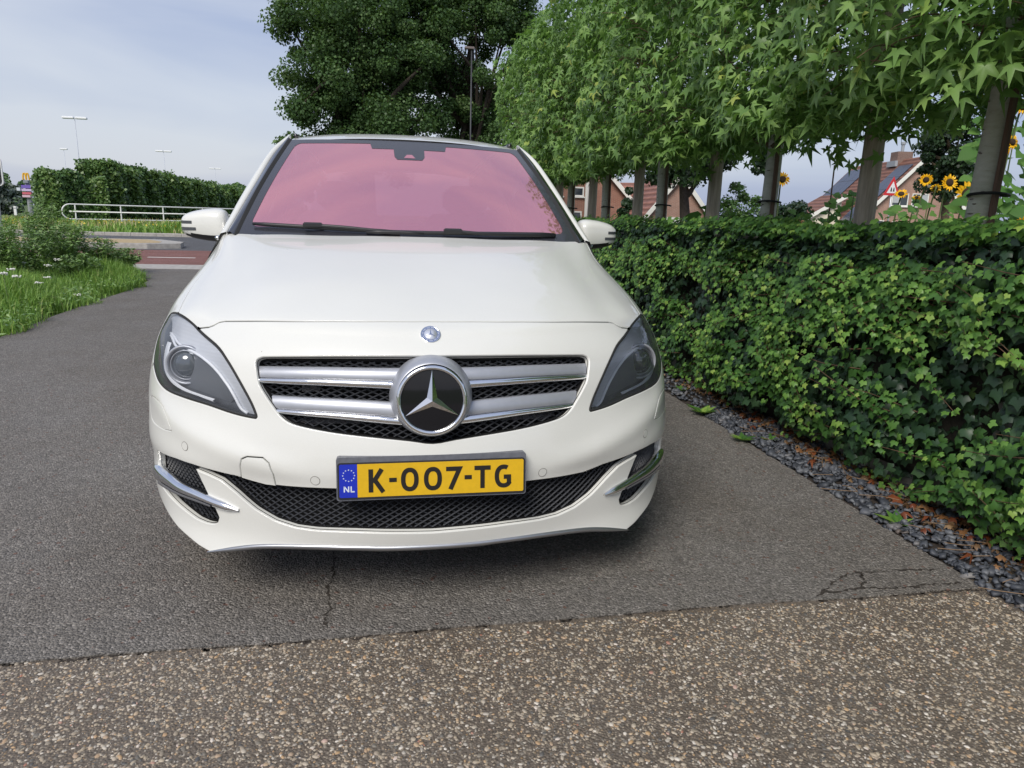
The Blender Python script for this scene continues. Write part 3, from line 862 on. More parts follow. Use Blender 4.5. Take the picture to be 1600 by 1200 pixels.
# shoots come in runs: keep those where a slow wave allows it
keep = (np.sin(ys * 2.3 + zs * 5.2) + np.sin(ys * 4.9 - zs * 7.7 + 2) + RNG.normal(size=nsh) * .65) > -.15
keep |= zs > 1.02; keep[-240:] = True
ys, zs = ys[keep], zs[keep]
for y0, z0 in zip(ys, zs):
    L = RNG.uniform(.22, .55); m = int(L / .040)
    sgn = -1 if RNG.random() < .72 else 1
    top = z0 > 1.04
    d = np.array([-.10, sgn * 1.0, RNG.normal(-.10, .2)]); d /= np.linalg.norm(d)
    if top: d[2] = abs(d[2]) * .25
    s = np.linspace(0, L, m)
    curve = RNG.normal(0, .25)
    P = np.c_[np.zeros(m), y0 + d[1] * s, z0 + d[2] * s + curve * s ** 2 - .06 * s]
    if top:
        P[:, 0] = RNG.uniform(2.04, 2.4) - .1 * s; P[:, 2] = 1.15 + .02 * math.sin(y0 * 3) + RNG.uniform(-.015, .035) + .03 * s
    else:
        P[:, 0] = face_x(P[:, 1], P[:, 2]) - .015 - .10 * (s / L) ** 1.5 * RNG.uniform(.3, 1)
    P[:, 2] = np.clip(P[:, 2], .06, 1.28)
    if L > .34 and y0 < 5 and not top: stem.tube(P[::2], np.linspace(.0028, .0012, len(P[::2])), 4, False)
    age = s / L
    for q in (0, 1):
        off = RNG.normal(0, .010, (m, 3)); off[:, 2] += (.018 if q == 0 else -.016)
        Cs.append(P + off); g = RNG.normal(size=(m, 3)) * .32
        Ns.append(np.array([-1, -.1, .62 if not top else 1.3]) + g); tdir = np.tile(d * .4 + np.array([-.45, 0, -.55]), (m, 1)) + RNG.normal(size=(m, 3)) * .35
        Ts.append(tdir)
        Ss.append((.036 - .015 * age) * RNG.uniform(.7, 1.2, m)); Ti.append(np.clip(.15 + .62 * age + RNG.normal(0, .16, m), 0, 1))
C, Nn, Tt, sc, ti = [np.concatenate(q) for q in (Cs, Ns, Ts, Ss, Ti)]
R = frames(Nn, Tt)
stem.build("stems", M_STEM, ivy)["kind"] = "stuff"
dist = np.linalg.norm(C - CAM_POS, axis=1)
pd = np.where(C[:, 1] > -.3, dist / (sc * 20 + .3), 99)
ordr = np.argsort(pd); big = ordr[:165]; rest = ordr[165:]
for q, (tv, tf) in enumerate((IVY, IVY2)):
    singles("leaf", ivy, tv, tf, M_IVYNO, C[big[q::2]], R[big[q::2]], sc[big[q::2]])
Vs, Fs, Tn, off = [], [], [], 0
for q, (tv, tf) in enumerate((IVY, IVY2)):
    i = rest[q::2]
    V, F, t_ = leaf_cloud(tv, tf, C[i], R[i], sc[i], ti[i]); Vs.append(V); Fs.append(F + off); Tn.append(t_); off += len(V)
tag(part("young_foliage", np.concatenate(Vs), np.concatenate(Fs), M_IVYN, ivy, tint=np.concatenate(Tn)), kind="stuff")
# dark woody mat behind the leaves
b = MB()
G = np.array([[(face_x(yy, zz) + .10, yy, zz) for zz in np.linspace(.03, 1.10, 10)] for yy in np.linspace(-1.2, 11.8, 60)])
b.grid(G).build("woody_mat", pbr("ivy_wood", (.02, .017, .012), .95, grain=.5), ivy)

# ---- row of pleached sweetgums behind the wall, with round wooden posts between
def bark_mat():
    k = NB("pale_bark")
    mp = k.n("Mapping"); mp.inputs["Scale"].default_value = (1, 1, 3.5)
    k.l(k.obj(), mp.inputs["Vector"])
    f = k.noise(mp.outputs["Vector"], 16, 6, .7)
    g = k.noise(k.obj(), 3, 4)
    c = k.ramp(f, [(.22, (.26, .25, .21)), (.42, (.40, .39, .345)), (.7, (.48, .47, .43))])
    c = k.mix(k.ramp(g, [(.4, (0, 0, 0)), (.65, (1, 1, 1))]), c, (.82, .88, .74), 'MULTIPLY')
    k.l(c, k.b.inputs["Base Color"]); k.b.inputs["Roughness"].default_value = .85
    k.bump(f, .5, .008)
    return k.m
M_BARK = bark_mat()
def wood_mat(name, c):
    k = NB(name)
    mp = k.n("Mapping"); mp.inputs["Scale"].default_value = (1, 1, .08)
    k.l(k.obj(), mp.inputs["Vector"])
    f = k.noise(mp.outputs["Vector"], 55, 5, .6)
    col = k.ramp(f, [(.3, [x * .62 for x in c]), (.65, [x * 1.15 for x in c])])
    k.l(col, k.b.inputs["Base Color"]); k.b.inputs["Roughness"].default_value = .85
    k.bump(f, .5, .006)
    return k.m
M_POSTW = wood_mat("weathered_post", (.36, .31, .245))
M_SLAT = wood_mat("brown_slat", (.115, .07, .045))
M_TIE = pbr("rubber_tie", (.012, .012, .012), .6)
TREES = [(-.95, "nearest, mostly out of frame"), (.8236, ""), (2.56, ""), (4.38, ""), (6.05, ""), (7.6, ""), (9.2, "")]
TLAB = ["pleached sweetgum nearest the camera, only its big hanging leaves in the upper right corner",
        "pleached sweetgum with thick pale trunk strapped to a dark slat, right of the warning sign",
        "pleached sweetgum whose pale trunk stands left of the lone sunflower",
        "pleached sweetgum whose pale trunk stands before the garage's red tiled roof",
        "pleached sweetgum with pale trunk just right of the car's door mirror",
        "pleached sweetgum with thin pale trunk above the car's right door mirror",
        "farthest pleached sweetgum, its crown ending the row beside the oak"]
def canopy_x(y, z):
    return 1.80 + .07 * np.sin(y * 2.0 + z * 1.3) + .06 * np.sin(y * 4.7 - z * 3.1 + .7) + .04 * np.sin(z * 7 + y * 3) + .10 * np.clip((1.95 - z) / .4, 0, 1)
def canopy_bottom(y):
    return 1.66 + .06 * np.sin(y * 3.1 + .5) + .05 * np.sin(y * 7.3 + 1)
for ti_, (ty, _) in enumerate(TREES):
    t = thing("sweetgum_tree", TLAB[ti_], "tree", (2.38, ty, 0), "pleached sweetgums in a row behind the ivy")
    lean = RNG.normal(0, .012, 2)
    zz = np.linspace(0, 3.6, 19)
    P = np.c_[2.38 + lean[0] * zz + .007 * np.sin(zz * 3 + ty), ty + lean[1] * zz + .012 * (zz - 1.2) + .007 * np.cos(zz * 2.3 + ty), zz]
    if ti_ == 1: P[:, 1] = ty - .022 * (zz - 1.2) + .004 * np.cos(zz * 2.3)
    rr = np.interp(zz, [0, 1.2, 2, 3.6], [.072, .052, .046, .02])
    MB().tube(P, rr, 14).build("trunk", M_BARK, t, True)
    # horizontal limbs trained along the row
    for lz in ((1.78, 2.2, 2.65, 3.1, 3.5) if ti_ > 1 else (2.1, 2.5, 2.9, 3.4)):
        for s in (-1, 1):
            q = np.array([(2.38, ty, lz - .1), (2.36 + RNG.normal() * .04, ty + s * .45, lz), (2.36 + RNG.normal() * .06, ty + s * .88, lz + .03)])
            MB().tube(catm(q, 7), np.linspace(.02, .007, 7), 6).build("branch", M_TWIG, t, True)
    slx, sly = 2.42, ty + .085
    tr = float(np.interp(1.33, zz, P[:, 1]))
    slp = float(P[12, 1] - P[4, 1]) / float(zz[12] - zz[4]); sb = MB().box((2.386, float(np.interp(1.2, zz, P[:, 1])) - .066, .95), (.022, .018, 1.90)); sb.v[0][:, 1] += slp * (sb.v[0][:, 2] - 1.2); sb.build("slat", M_SLAT, t)
    zt_ = 1.33
    th = np.linspace(0, 2 * math.pi, 22)
    ring = [(2.385 + .068 * math.cos(a), tr - .015 + .098 * math.sin(a) * (1 if math.sin(a) < 0 else .62), zt_ + .004 * math.sin(a * 2)) for a in th]
    MB().tube(ring, .0065, 5, False).build("strap", M_TIE, t)
    # lens-shaped bark scars
    sc_ = MB()
    for _ in range(9):
        z0 = RNG.uniform(1.2, 1.72); a0 = RNG.uniform(2.6, 4.2)
        r0 = np.interp(z0, zz, rr)
        pc = np.array([np.interp(z0, zz, P[:, 0]), np.interp(z0, zz, P[:, 1]), z0])
        sc_.ball(pc + np.array([math.cos(a0) * r0 * .93, math.sin(a0) * r0 * .93, 0]), (.008, .016 * RNG.uniform(.5, 1.2), .0035), 8, 5)
    sc_.build("bark_scar", pbr("bark_scar", (.15, .135, .11), .9), t, True)
    # crown
    top = 3.75 if ti_ < 4 else 3.6
    nf = 2700 if ti_ < 3 else 2100
    Cs, Ns, Ts = [], [], []
    y = ty + RNG.uniform(-.92, .92, nf); z = 1.6 + (top - 1.6) * RNG.uniform(0, 1, nf)
    ok = z > canopy_bottom(y) + RNG.normal(0, .05, nf); y, z = y[ok], z[ok]; m = len(y)
    x = canopy_x(y, z) + RNG.exponential(.13, m) - .04
    Cs.append(np.c_[x, y, z]); Ns.append(np.c_[-np.ones(m) * .9, RNG.normal(size=m) * .5, .62 + RNG.normal(size=m) * .35]); Ts.append(np.c_[-.35 + RNG.normal(size=m) * .3, RNG.normal(size=m) * .55, -np.ones(m)])
    # underside and inner mass
    m = 1500
    y = ty + RNG.uniform(-.92, .92, m); x = RNG.uniform(1.85, 3.0, m); z = canopy_bottom(y) + np.abs(RNG.normal(0, .16, m)) + .02 + .13 * np.clip(x - 1.9, 0, 1)
    Cs.append(np.c_[x, y, z]); Ns.append(np.c_[RNG.normal(size=m) * .6 - .2, RNG.normal(size=m) * .6, np.ones(m)]); Ts.append(np.c_[RNG.normal(size=m) * .8, RNG.normal(size=m) * .8, -np.ones(m) * .8])
    m = 2300
    y = ty + RNG.uniform(-.95, .95, m); x = RNG.uniform(1.95, 2.9, m); z = RNG.uniform(1.85, top, m)
    Cs.append(np.c_[x, y, z]); Ns.append(rand_dirs(m) + [0, 0, .6]); Ts.append(np.c_[RNG.normal(size=m), RNG.normal(size=m), -np.ones(m)])
    m = 500
    y = ty + RNG.uniform(-.95, .95, m); x = RNG.uniform(1.8, 3.0, m); z = top + RNG.normal(0, .1, m)
    Cs.append(np.c_[x, y, z]); Ns.append(np.c_[RNG.normal(size=(m, 2)) * .4, np.ones(m)]); Ts.append(np.c_[RNG.normal(size=(m, 2)), -np.ones(m) * .4])
    m = 700
    y = ty + RNG.uniform(-.95, .95, m); z = RNG.uniform(1.75, top, m); x = 3.0 + RNG.normal(0, .1, m)
    Cs.append(np.c_[x, y, z]); Ns.append(np.c_[np.ones(m), RNG.normal(size=m) * .5, .6 + RNG.normal(size=m) * .3]); Ts.append(np.c_[.3 + RNG.normal(size=m) * .3, RNG.normal(size=m) * .5, -np.ones(m)])
    if ti_ in (0, len(TREES) - 1):
        m = 700; s = -1 if ti_ == 0 else 1
        x = RNG.uniform(1.85, 3.0, m); z = RNG.uniform(1.7, top, m); y = ty + s * (.9 + RNG.normal(0, .1, m))
        Cs.append(np.c_[x, y, z]); Ns.append(np.c_[RNG.normal(size=m) * .5, s * np.ones(m), .6 + RNG.normal(size=m) * .3]); Ts.append(np.c_[RNG.normal(size=m) * .5, .3 * s + RNG.normal(size=m) * .3, -np.ones(m)])
    if ti_ in (0, 1, 2):                      # a few low sprays hang below the clipped edge
        for yy, zlow in ((ty + .78, 1.47), (ty - .4, 1.6), (ty + .3, 1.58)):
            m = 26; y = yy + RNG.normal(0, .07, m); x = 2.22 + RNG.normal(0, .10, m); z = RNG.uniform(zlow, 1.75, m)
            Cs.append(np.c_[x, y, z]); Ns.append(np.c_[-np.ones(m) * .8, RNG.normal(size=m) * .6, .4 + RNG.normal(size=m) * .4]); Ts.append(np.c_[RNG.normal(size=m) * .4, RNG.normal(size=m) * .4, -np.ones(m)])
    C, Nn, Tt = [np.concatenate(q) for q in (Cs, Ns, Ts)]
    m = len(C); R = frames(Nn, Tt); sc = .032 + .048 * RNG.beta(1.6, 1.5, m)
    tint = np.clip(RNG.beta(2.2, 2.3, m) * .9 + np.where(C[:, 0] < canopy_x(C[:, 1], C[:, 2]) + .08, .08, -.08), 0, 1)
    tint = np.where(RNG.random(m) < .012, 1.0, tint)
    tw = MB()
    for _ in range(70):
        y0 = ty + RNG.uniform(-.85, .85); z0 = RNG.uniform(1.75, 3.0); x0 = float(canopy_x(y0, z0)) + RNG.uniform(.0, .25)
        p0 = np.array([x0 + .2, y0, z0]); d0 = np.array([-1, RNG.normal() * .8, RNG.normal() * .4 + .1]); L0 = RNG.uniform(.15, .34)
        tw.tube(catm([p0, p0 + d0 * L0 * .55 + [0, 0, .02], p0 + d0 * L0 + [0, 0, -.02]], 6), np.linspace(.0035, .0015, 6), 4, False)
    tag(tw.build("twigs", M_TWIG, t), kind="stuff")
    # the leaves that show largest are objects of their own
    nb = [200, 300, 300, 300, 240, 200, 160][ti_]
    pd = np.where((C[:, 0] < canopy_x(C[:, 1], C[:, 2]) + .06) & (C[:, 1] > -.1) & (C[:, 2] < 2.6), np.linalg.norm(C - CAM_POS, axis=1) / (sc * 10), 99)
    od = np.argsort(pd); big, rest = od[:nb], od[nb:]
    Vs, Fs, Tn, off = [], [], [], 0
    for q, (tv, tf) in enumerate((GUM, GUM2, GUM3, GUM4)):
        singles("leaf", t, tv, tf, M_GUMO, C[big[q::4]], R[big[q::4]], sc[big[q::4]])
        i = rest[q::4]
        V, F, t_ = leaf_cloud(tv, tf, C[i], R[i], sc[i], tint[i]); Vs.append(V); Fs.append(F + off); Tn.append(t_); off += len(V)
    tag(part("crown", np.concatenate(Vs), np.concatenate(Fs), M_GUM, t, tint=np.concatenate(Tn)), kind="stuff")
PLAB = ["thickest round wooden post, left of the warning sign", "round wooden post left of the lone sunflower's trunk", "round wooden post beside the dark conifer and red roof", "round wooden post between pale trunks just off the door mirror", "farthest visible round wooden post above the door mirror"]
for i, py in enumerate((1.57, 3.36, 5.03, 6.62, 8.3)):
    t = thing("wooden_post", PLAB[i], "post", (2.38, py, 0), "round wooden posts between the pleached trees")
    zz = np.linspace(0, 2.6, 12)
    MB().tube(np.c_[2.38 + .004 * np.sin(zz * 2 + i), py - .02 * (zz - 1.2) + .003 * np.cos(zz * 3), zz], np.interp(zz, [0, 2.6], [.060, .044]), 14).build("pole", M_POSTW, t, True)

# ---- general tree for the background
def far_tree(name, label, base, trunk_r, crown_c, crown_r, nclump, nleaf, leaf, mat, clump_r=.8, group=None, lean=(0, 0), limbs=14, barkm=None, shell=.55, cat="tree"):
    t = thing(name, label, cat, base, group)
    base = np.array(base, float); cc = np.array(crown_c, float); cr = np.array(crown_r, float)
    D = rand_dirs(nclump); rad = RNG.uniform(shell, 1.0, nclump)
    K = cc + D * cr * rad[:, None]
    bm = barkm or M_DKBARK
    tb = MB()
    p1 = cc + np.array([0, 0, -cr[2] * .55])
    mid = (base + p1) / 2 + np.array([lean[0], lean[1], 0])
    P = catm([base, mid, p1, cc + np.array([0, 0, cr[2] * .05])], 14)
    tb.tube(P, np.linspace(trunk_r, trunk_r * .25, 14), 10)
    tb.build("trunk", bm, t, True)
    for i in range(limbs):
        k_ = K[int(i * nclump / limbs)]
        s = RNG.uniform(.45, .95); q = P[int(s * 13)]
        m_ = (q + k_) / 2 + RNG.normal(size=3) * cr * .08 + np.array([0, 0, -cr[2] * .05])
        MB().tube(catm([q, m_, k_], 8), np.linspace(trunk_r * .42, trunk_r * .06, 8), 6).build("branch", bm, t, True)
    per = nleaf // nclump
    C = np.repeat(K, per, 0) + rand_dirs(nclump * per) * (RNG.uniform(0, 1, nclump * per) ** .45 * clump_r)[:, None] * np.repeat(RNG.uniform(.6, 1.25, nclump), per)[:, None] * np.array([1, 1, .75])
    m = len(C)
    Nn = rand_dirs(m) + unit(C - np.repeat(K, per, 0)) * .8 + [0, 0, .55]
    R = frames(Nn, rand_dirs(m))
    tint = np.clip(np.repeat(RNG.normal(.45, .17, nclump), per) + RNG.normal(0, .17, m), 0, 1)
    V, F, ti2 = leaf_cloud(*BLOB, C, R, RNG.uniform(.6, 1.3, m) * leaf, tint)
    tag(part("crown", V, F, mat, t, tint=ti2), kind="stuff")
    return t
M_DKBARK = pbr("dark_bark", (.045, .035, .027), .9, grain=.4, gscale=12, bump=.6)
M_BRBARK = pbr("brown_bark", (.10, .075, .045), .9, grain=.35, gscale=12, bump=.6)
M_OAK = leaf_mat("oak_leaf", [(0, (.026, .052, .020)), (.5, (.068, .128, .045)), (.85, (.11, .185, .062)), (1, (.16, .23, .085))], trans=.2, spec=.2)
M_DARKL = leaf_mat("dark_leaf", [(0, (.010, .024, .012)), (.5, (.020, .045, .018)), (1, (.04, .08, .03))], trans=.1)
M_SHRUB = leaf_mat("shrub_leaf", [(0, (.03, .07, .02)), (.5, (.06, .13, .03)), (1, (.12, .20, .05))], trans=.2)
M_HEDGEL = leaf_mat("hedge_leaf", [(0, (.032, .070, .024)), (.5, (.085, .168, .046)), (1, (.19, .28, .08))], trans=.15)
M_GREYL = leaf_mat("grey_leaf", [(0, (.05, .07, .06)), (1, (.13, .16, .13))], trans=.1)
# trees beyond the road; sizes are given for a nearer distance Y0 and grown to where the tree stands
def tree_at(name, lab, px, py, bpx, Y0, Y1, trunk, dx, zc, rad, ncl, nl, leaf, mat, cl, **kw):
    f = (Y1 + 1.9) / (Y0 + 1.9)
    c = at(px, py, 1, Y1)
    b = at(bpx, 360, 1, Y1)
    return far_tree(name, lab, (b[0], Y1 + .3, 0), trunk * f, (c[0] + dx * f, Y1, (zc - 1.176) * f + 1.176), tuple(r * f for r in rad), ncl, nl, leaf * f, mat, cl * f, **kw)
tree_at("oak_tree", "big dark oak rising behind the car roof", 560, 60, 575, 27, 34.5, .40, .25, 6.9, (3.15, 2.6, 4.9), 300, 150000, .066, M_OAK, .62, limbs=22, shell=.35)
tree_at("oak_tree", "looser dark oak with sky showing through, behind the dark lamp post", 745, 60, 752, 30, 36, .34, -.2, 7.9, (3.7, 3.0, 5.0), 250, 120000, .068, M_OAK, .62, limbs=30, shell=.4)
tree_at("bush", "dark bush peeping out left of the car roof", 440, 215, 455, 36, 37, .10, .45, 2.9, (1.3, 1.2, 2.1), 40, 7000, .12, M_OAK, .55, limbs=5, cat="bush")
tree_at("garden_tree", "dark broad tree with thick brown trunk before the garage", 1075, 250, 1078, 24, 33, .24, -.2, 4.3, (2.3, 2.0, 1.75), 70, 15000, .095, M_DARKL, .5, limbs=14)
tree_at("garden_tree", "dark leafy tree hanging into the sky gap left of the single sunflower", 1192, 215, 1232, 21, 33, .12, .05, 4.15, (.62, .8, 1.25), 24, 4600, .085, M_DARKL, .34, limbs=7)
tree_at("garden_tree", "dark tree with brown trunk between the pink house and the strapped trunk", 1490, 205, 1487, 19, 34, .17, .05, 3.62, (1.0, .9, 1.35), 60, 14500, .07, M_DARKL, .34, limbs=12, barkm=M_BRBARK, lean=(-.05, 0))
tree_at("bush", "dark rounded evergreen bush under the single sunflower", 1238, 325, 1238, 15, 12.5, .08, 0, 1.15, (.62, .5, .75), 26, 7000, .055, M_DARKL, .28, limbs=4, cat="bush", shell=.4)
tree_at("bush", "mid green bush between the two middle posts", 1150, 320, 1150, 26, 33, .1, 0, 1.4, (1.0, .8, 1.3), 26, 6000, .08, M_SHRUB, .42, limbs=4, cat="bush", shell=.4)
tree_at("conifer", "narrow dark conifer before the brick houses", 985, 320, 985, 20, 33, .08, -.05, 1.2, (.26, .26, 1.1), 22, 4500, .06, M_DARKL, .18, limbs=3, shell=.3)
tree_at("garden_tree", "dark tree closing the gap between oak and sweetgum row", 870, 260, 870, 30, 35, .2, 0, 4.0, (1.4, 1.4, 1.6), 40, 9500, .095, M_DARKL, .5, limbs=8)
# far left: trees by the mast and behind the hedge
for q, (px, py, Y, rx, rz, mt, lab) in enumerate(((6, 303, 88, 2.6, 1.8, M_GREYL, "greyish willow bush at the far left edge"), (14, 298, 112, 2.6, 2.8, M_HEDGEL, "dark green tree left of the advertising mast"), (368, 301, 96, 1.7, 2.6, M_HEDGEL, "small tree at the far right end of the clipped hedge"))):
    oc = at(px, py, 1, Y)
    far_tree("bush" if q == 0 else "tree", lab, (oc[0], Y, 0), .2, (oc[0], Y, oc[2] - rz * .25), (rx, rx, rz), 26, 4000, .30, mt, .9, limbs=3, cat="bush" if q == 0 else "tree", shell=.3)
# clipped hedge beyond the railing: long body with vertical waves, and a rounder bush at its near end
def hedge(name, label, A, B, hA, hB, depth, n, leaf, seed, wav=.25):
    A = np.array(A, float); B = np.array(B, float); L = np.linalg.norm(B - A); d = (B - A) / L; nv = np.array([d[1], -d[0], 0])
    t = thing(name, label, "hedge", ((A + B) / 2) * [1, 1, 0])
    s = RNG.uniform(0, 1, n); hh = hA + (hB - hA) * s + .22 * np.sin(s * L * 1.25) + .14 * np.sin(s * L * 3.3 + 1)
    face = RNG.random(n) < .72
    z = np.where(face, RNG.uniform(0.1, 1, n), 1.0) * hh
    dep = np.where(face, .5, RNG.uniform(-.5, .5, n)) * depth + wav * (np.sin(s * L * 1.9) + .5 * np.sin(s * L * 4.3 + z * 1.5)) + RNG.normal(0, .16, n)
    endf = RNG.random(n) < .08
    rnd = np.clip((z / hh - .82) / .18, 0, 1)
    dep = dep - rnd * .35 * np.where(face, 1, 0) * RNG.uniform(0, 1, n)
    C = A + d * (s * L)[:, None] + nv * dep[:, None] + np.c_[np.zeros((n, 2)), z + np.where(face, 0, RNG.normal(0, .12, n))]
    C[endf] = (A + nv * (RNG.uniform(-.5, .5, n) * depth)[:, None] + d * RNG.normal(0, .15, n)[:, None] + np.c_[np.zeros((n, 2)), RNG.uniform(.1, 1, n) * hA])[endf]
    R = frames(rand_dirs(n) + nv * .8 + [0, 0, .5], rand_dirs(n))
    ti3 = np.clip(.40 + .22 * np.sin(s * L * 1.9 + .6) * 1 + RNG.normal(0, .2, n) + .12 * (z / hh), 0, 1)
    V, F, t3 = leaf_cloud(*BLOB, C, R, RNG.uniform(.6, 1.3, n) * leaf, ti3)
    tag(part("foliage", V, F, M_HEDGEL, t, tint=t3), kind="stuff")
    q0, q1 = A + d * .5, B
    P = []
    for (p, h_) in ((q0, hA - .45), (q1, hB - .45)):
        for sd in (-.34, .34):
            for z_ in (0, h_): P.append(p + nv * depth * sd + np.array([0, 0, z_]))
    MB().add(P, [(0, 1, 3, 2), (4, 6, 7, 5), (0, 4, 5, 1), (2, 3, 7, 6), (1, 5, 7, 3)]).build("twig_core", pbr("hedge_core", (.016, .022, .010), .95), t)
ha, hb = at(150, 330, 1, 58), at(385, 330, 1, 92)
hedge("clipped_hedge", "long clipped hedge sloping away behind the white railing", ha * [1, 1, 0], hb * [1, 1, 0], float(at(170, 259, 1, 59)[2]), float(at(372, 303, 1, 90)[2]), 2.2, 46000, .17, 5)
ha, hb = at(64, 330, 1, 55), at(165, 330, 1, 57)
hedge("clipped_hedge", "lower rounded hedge at the railing's left end", ha * [1, 1, 0], hb * [1, 1, 0], float(at(80, 274, 1, 55)[2]), float(at(150, 280, 1, 56)[2]), 1.8, 22000, .15, 6)

# ---- grass: blades as one cover per area
M_WEED = leaf_mat("weed_leaf", [(0, (.085, .165, .05)), (.5, (.20, .33, .10)), (1, (.35, .46, .20))], trans=.2)
GRASS = [(0, (.085, .17, .028)), (.4, (.155, .30, .046)), (.75, (.25, .40, .07)), (.92, (.34, .38, .11)), (1, (.44, .38, .19))]
M_GRASS = leaf_mat("grass_blade", GRASS, trans=.25, rough=.5, tcol=(.2, .36, .05))
def blades(name, label, C, hgt, wid, bend=.5, mat=None, root=None, tb=None):
    n = len(C)
    a = RNG.uniform(0, 2 * math.pi, n); d = np.c_[np.cos(a), np.sin(a), np.zeros(n)]
    s = np.c_[-np.sin(a), np.cos(a), np.zeros(n)]
    b = (RNG.uniform(.1, 1, n) * bend)[:, None]
    h = hgt[:, None]; w = wid[:, None]
    up = np.array([0, 0, 1.0])
    p0, p1, p2 = C, C + up * h * .55 + d * h * b * .25, C + up * h * (1 - .35 * b) + d * h * b * .85
    V = np.stack([p0 - s * w, p0 + s * w, p1 + s * w * .8, p1 - s * w * .8, p2], 1).reshape(-1, 3)
    o = (np.arange(n) * 5)[:, None]
    tint = np.repeat(np.clip(RNG.beta(2, 2.2, n) if tb is None else tb, 0, 1), 5)
    ob = part(name, V, [np.array([[0, 1, 2, 3]]) + o, np.array([[3, 2, 4]]) + o], mat or M_GRASS, root, tint=tint)
    return tag(ob, label, None, None, "stuff")
def inside(P, poly):
    P = np.asarray(P); x, y = P[:, 0], P[:, 1]; r = np.zeros(len(P), bool); k = len(poly)
    for i in range(k):
        (x0, y0), (x1, y1) = poly[i], poly[(i + 1) % k]
        c = ((y0 > y) != (y1 > y)) & (x < (x1 - x0) * (y - y0) / (y1 - y0 + 1e-12) + x0)
        r ^= c
    return r
verge = [(-3.50, 4.6), (-3.58, 5.4), (-3.72, 6.6), (-3.80, 8.0), (-3.84, 9.6), (-4.02, 10.9), (-4.62, 12.0), (-5.4, 12.8), (-6.4, 13.2), (-13, 13.3), (-13, 4.6)]
P = np.c_[RNG.uniform(-10, -3.45, 150000), RNG.uniform(4.6, 13.3, 150000)]
P = P[inside(P + np.c_[.10 * np.sin(P[:, 1] * 3.1) + .06 * np.sin(P[:, 1] * 8.7 + 1) + RNG.normal(0, .06, len(P)), np.zeros(len(P))], verge)]
# thin out what lies far back from the lane
P = P[RNG.random(len(P)) < np.clip(1.5 - (-3.4 - P[:, 0]) * .17, .25, 1)]
n = len(P)
print("grass blades", n)
edge = np.clip((-3.5 - P[:, 0]) / 1.1, 0, 1)
hh = (.11 + .20 * edge) * RNG.uniform(.55, 1.35, n) * (1 + .3 * np.sin(P[:, 0] * 3 + P[:, 1] * 2))
blades("verge_grass", "rough bright green grass of the verge left of the lane", np.c_[P, np.full(n, -.03)], hh, RNG.uniform(.003, .0075, n), 1.25)
q_ = P[RNG.random(len(P)) < .22]; m = len(q_)
V, F, t3 = leaf_cloud(*LANCE, np.c_[q_, RNG.uniform(.0, .14, m)], frames(RNG.normal(size=(m, 3)) * .5 + [0, 0, 1], rand_dirs(m)), RNG.uniform(.025, .07, m), RNG.beta(2, 2, m))
tag(part("verge_herbs", V, F, M_WEED, tint=t3), "low broad leaved herbs mixed in the verge grass", kind="stuff")
n = 26000
P = np.c_[RNG.uniform(-60, 2, n), RNG.uniform(31.4, 60, n)]
d_ = at(60, 348, 2, 0)
hgt = RNG.uniform(.2, .6, n)
tb = np.clip(.74 + .3 * np.sin(P[:, 0] * .7) + RNG.normal(0, .22, n), 0, 1)
blades("far_grass", "dry mixed grass between the road and the white railing", np.c_[P, np.full(n, -.03)], hgt, RNG.uniform(.02, .05, n), .8, tb=tb)
# yellow flowers dotted in the far grass
n = 420
P = np.c_[RNG.uniform(-30, -6, n), RNG.uniform(34, 46, n), RNG.uniform(.25, .5, n)]
P = P[(np.sin(P[:, 0] * 1.1) + np.sin(P[:, 1] * .9 + 1)) > .2]; n = len(P)
M_YFLO = leaf_mat("yellow_flower", [(0, (.45, .32, .02)), (1, (.62, .5, .06))], trans=.1)
V, F, t3 = leaf_cloud(*BLOB, P, frames(rand_dirs(n) + [0, -.5, .8], rand_dirs(n)), RNG.uniform(.05, .1, n), RNG.random(n))
tag(part("yellow_wildflowers", V, F, M_YFLO, tint=t3), "small yellow wildflowers dotted in the far grass", kind="stuff")

# ---- tall weeds on the verge corner
M_WSTEM = pbr("weed_stem", (.13, .18, .07), .7)
def weed(x, y, h, r, nst, lab, nl=130, cat="weed"):
    t = thing("tall_weed", lab, cat, (x, y, 0), "tall weeds on the grass verge")
    st = MB(); Cs, Ns, Ts = [], [], []
    for _ in range(nst):
        a = RNG.uniform(0, 2 * math.pi); rr = r * RNG.uniform(.15, 1); hh = h * RNG.uniform(.6, 1.05)
        P = catm([(x + RNG.normal() * .05, y + RNG.normal() * .05, -.03), (x + math.cos(a) * rr * .45, y + math.sin(a) * rr * .45, hh * .55), (x + math.cos(a) * rr, y + math.sin(a) * rr, hh)], 9)
        st.tube(P, np.linspace(.007, .002, 9), 4, False)
        m = nl
        u = RNG.uniform(.12, 1, m) ** .8
        pos = np.stack([np.interp(u, np.linspace(0, 1, 9), P[:, i]) for i in range(3)], 1)
        o = rand_dirs(m) * np.array([1, 1, .35]); o = unit(o)
        Cs.append(pos + o * (.02 + .05 * (1 - u))[:, None]); Ts.append(o + [0, 0, .25]); Ns.append(rand_dirs(m) * .5 + [0, 0, 1])
    st.build("stems", M_WSTEM, t)
    C, Nn, Tt = [np.concatenate(q) for q in (Cs, Ns, Ts)]
    m = len(C)
    V, F, t3 = leaf_cloud(*LANCE, C, frames(Nn, Tt), RNG.uniform(.03, .09, m), RNG.beta(2, 2, m))
    tag(part("foliage", V, F, M_WEED, t, tint=t3), kind="stuff")
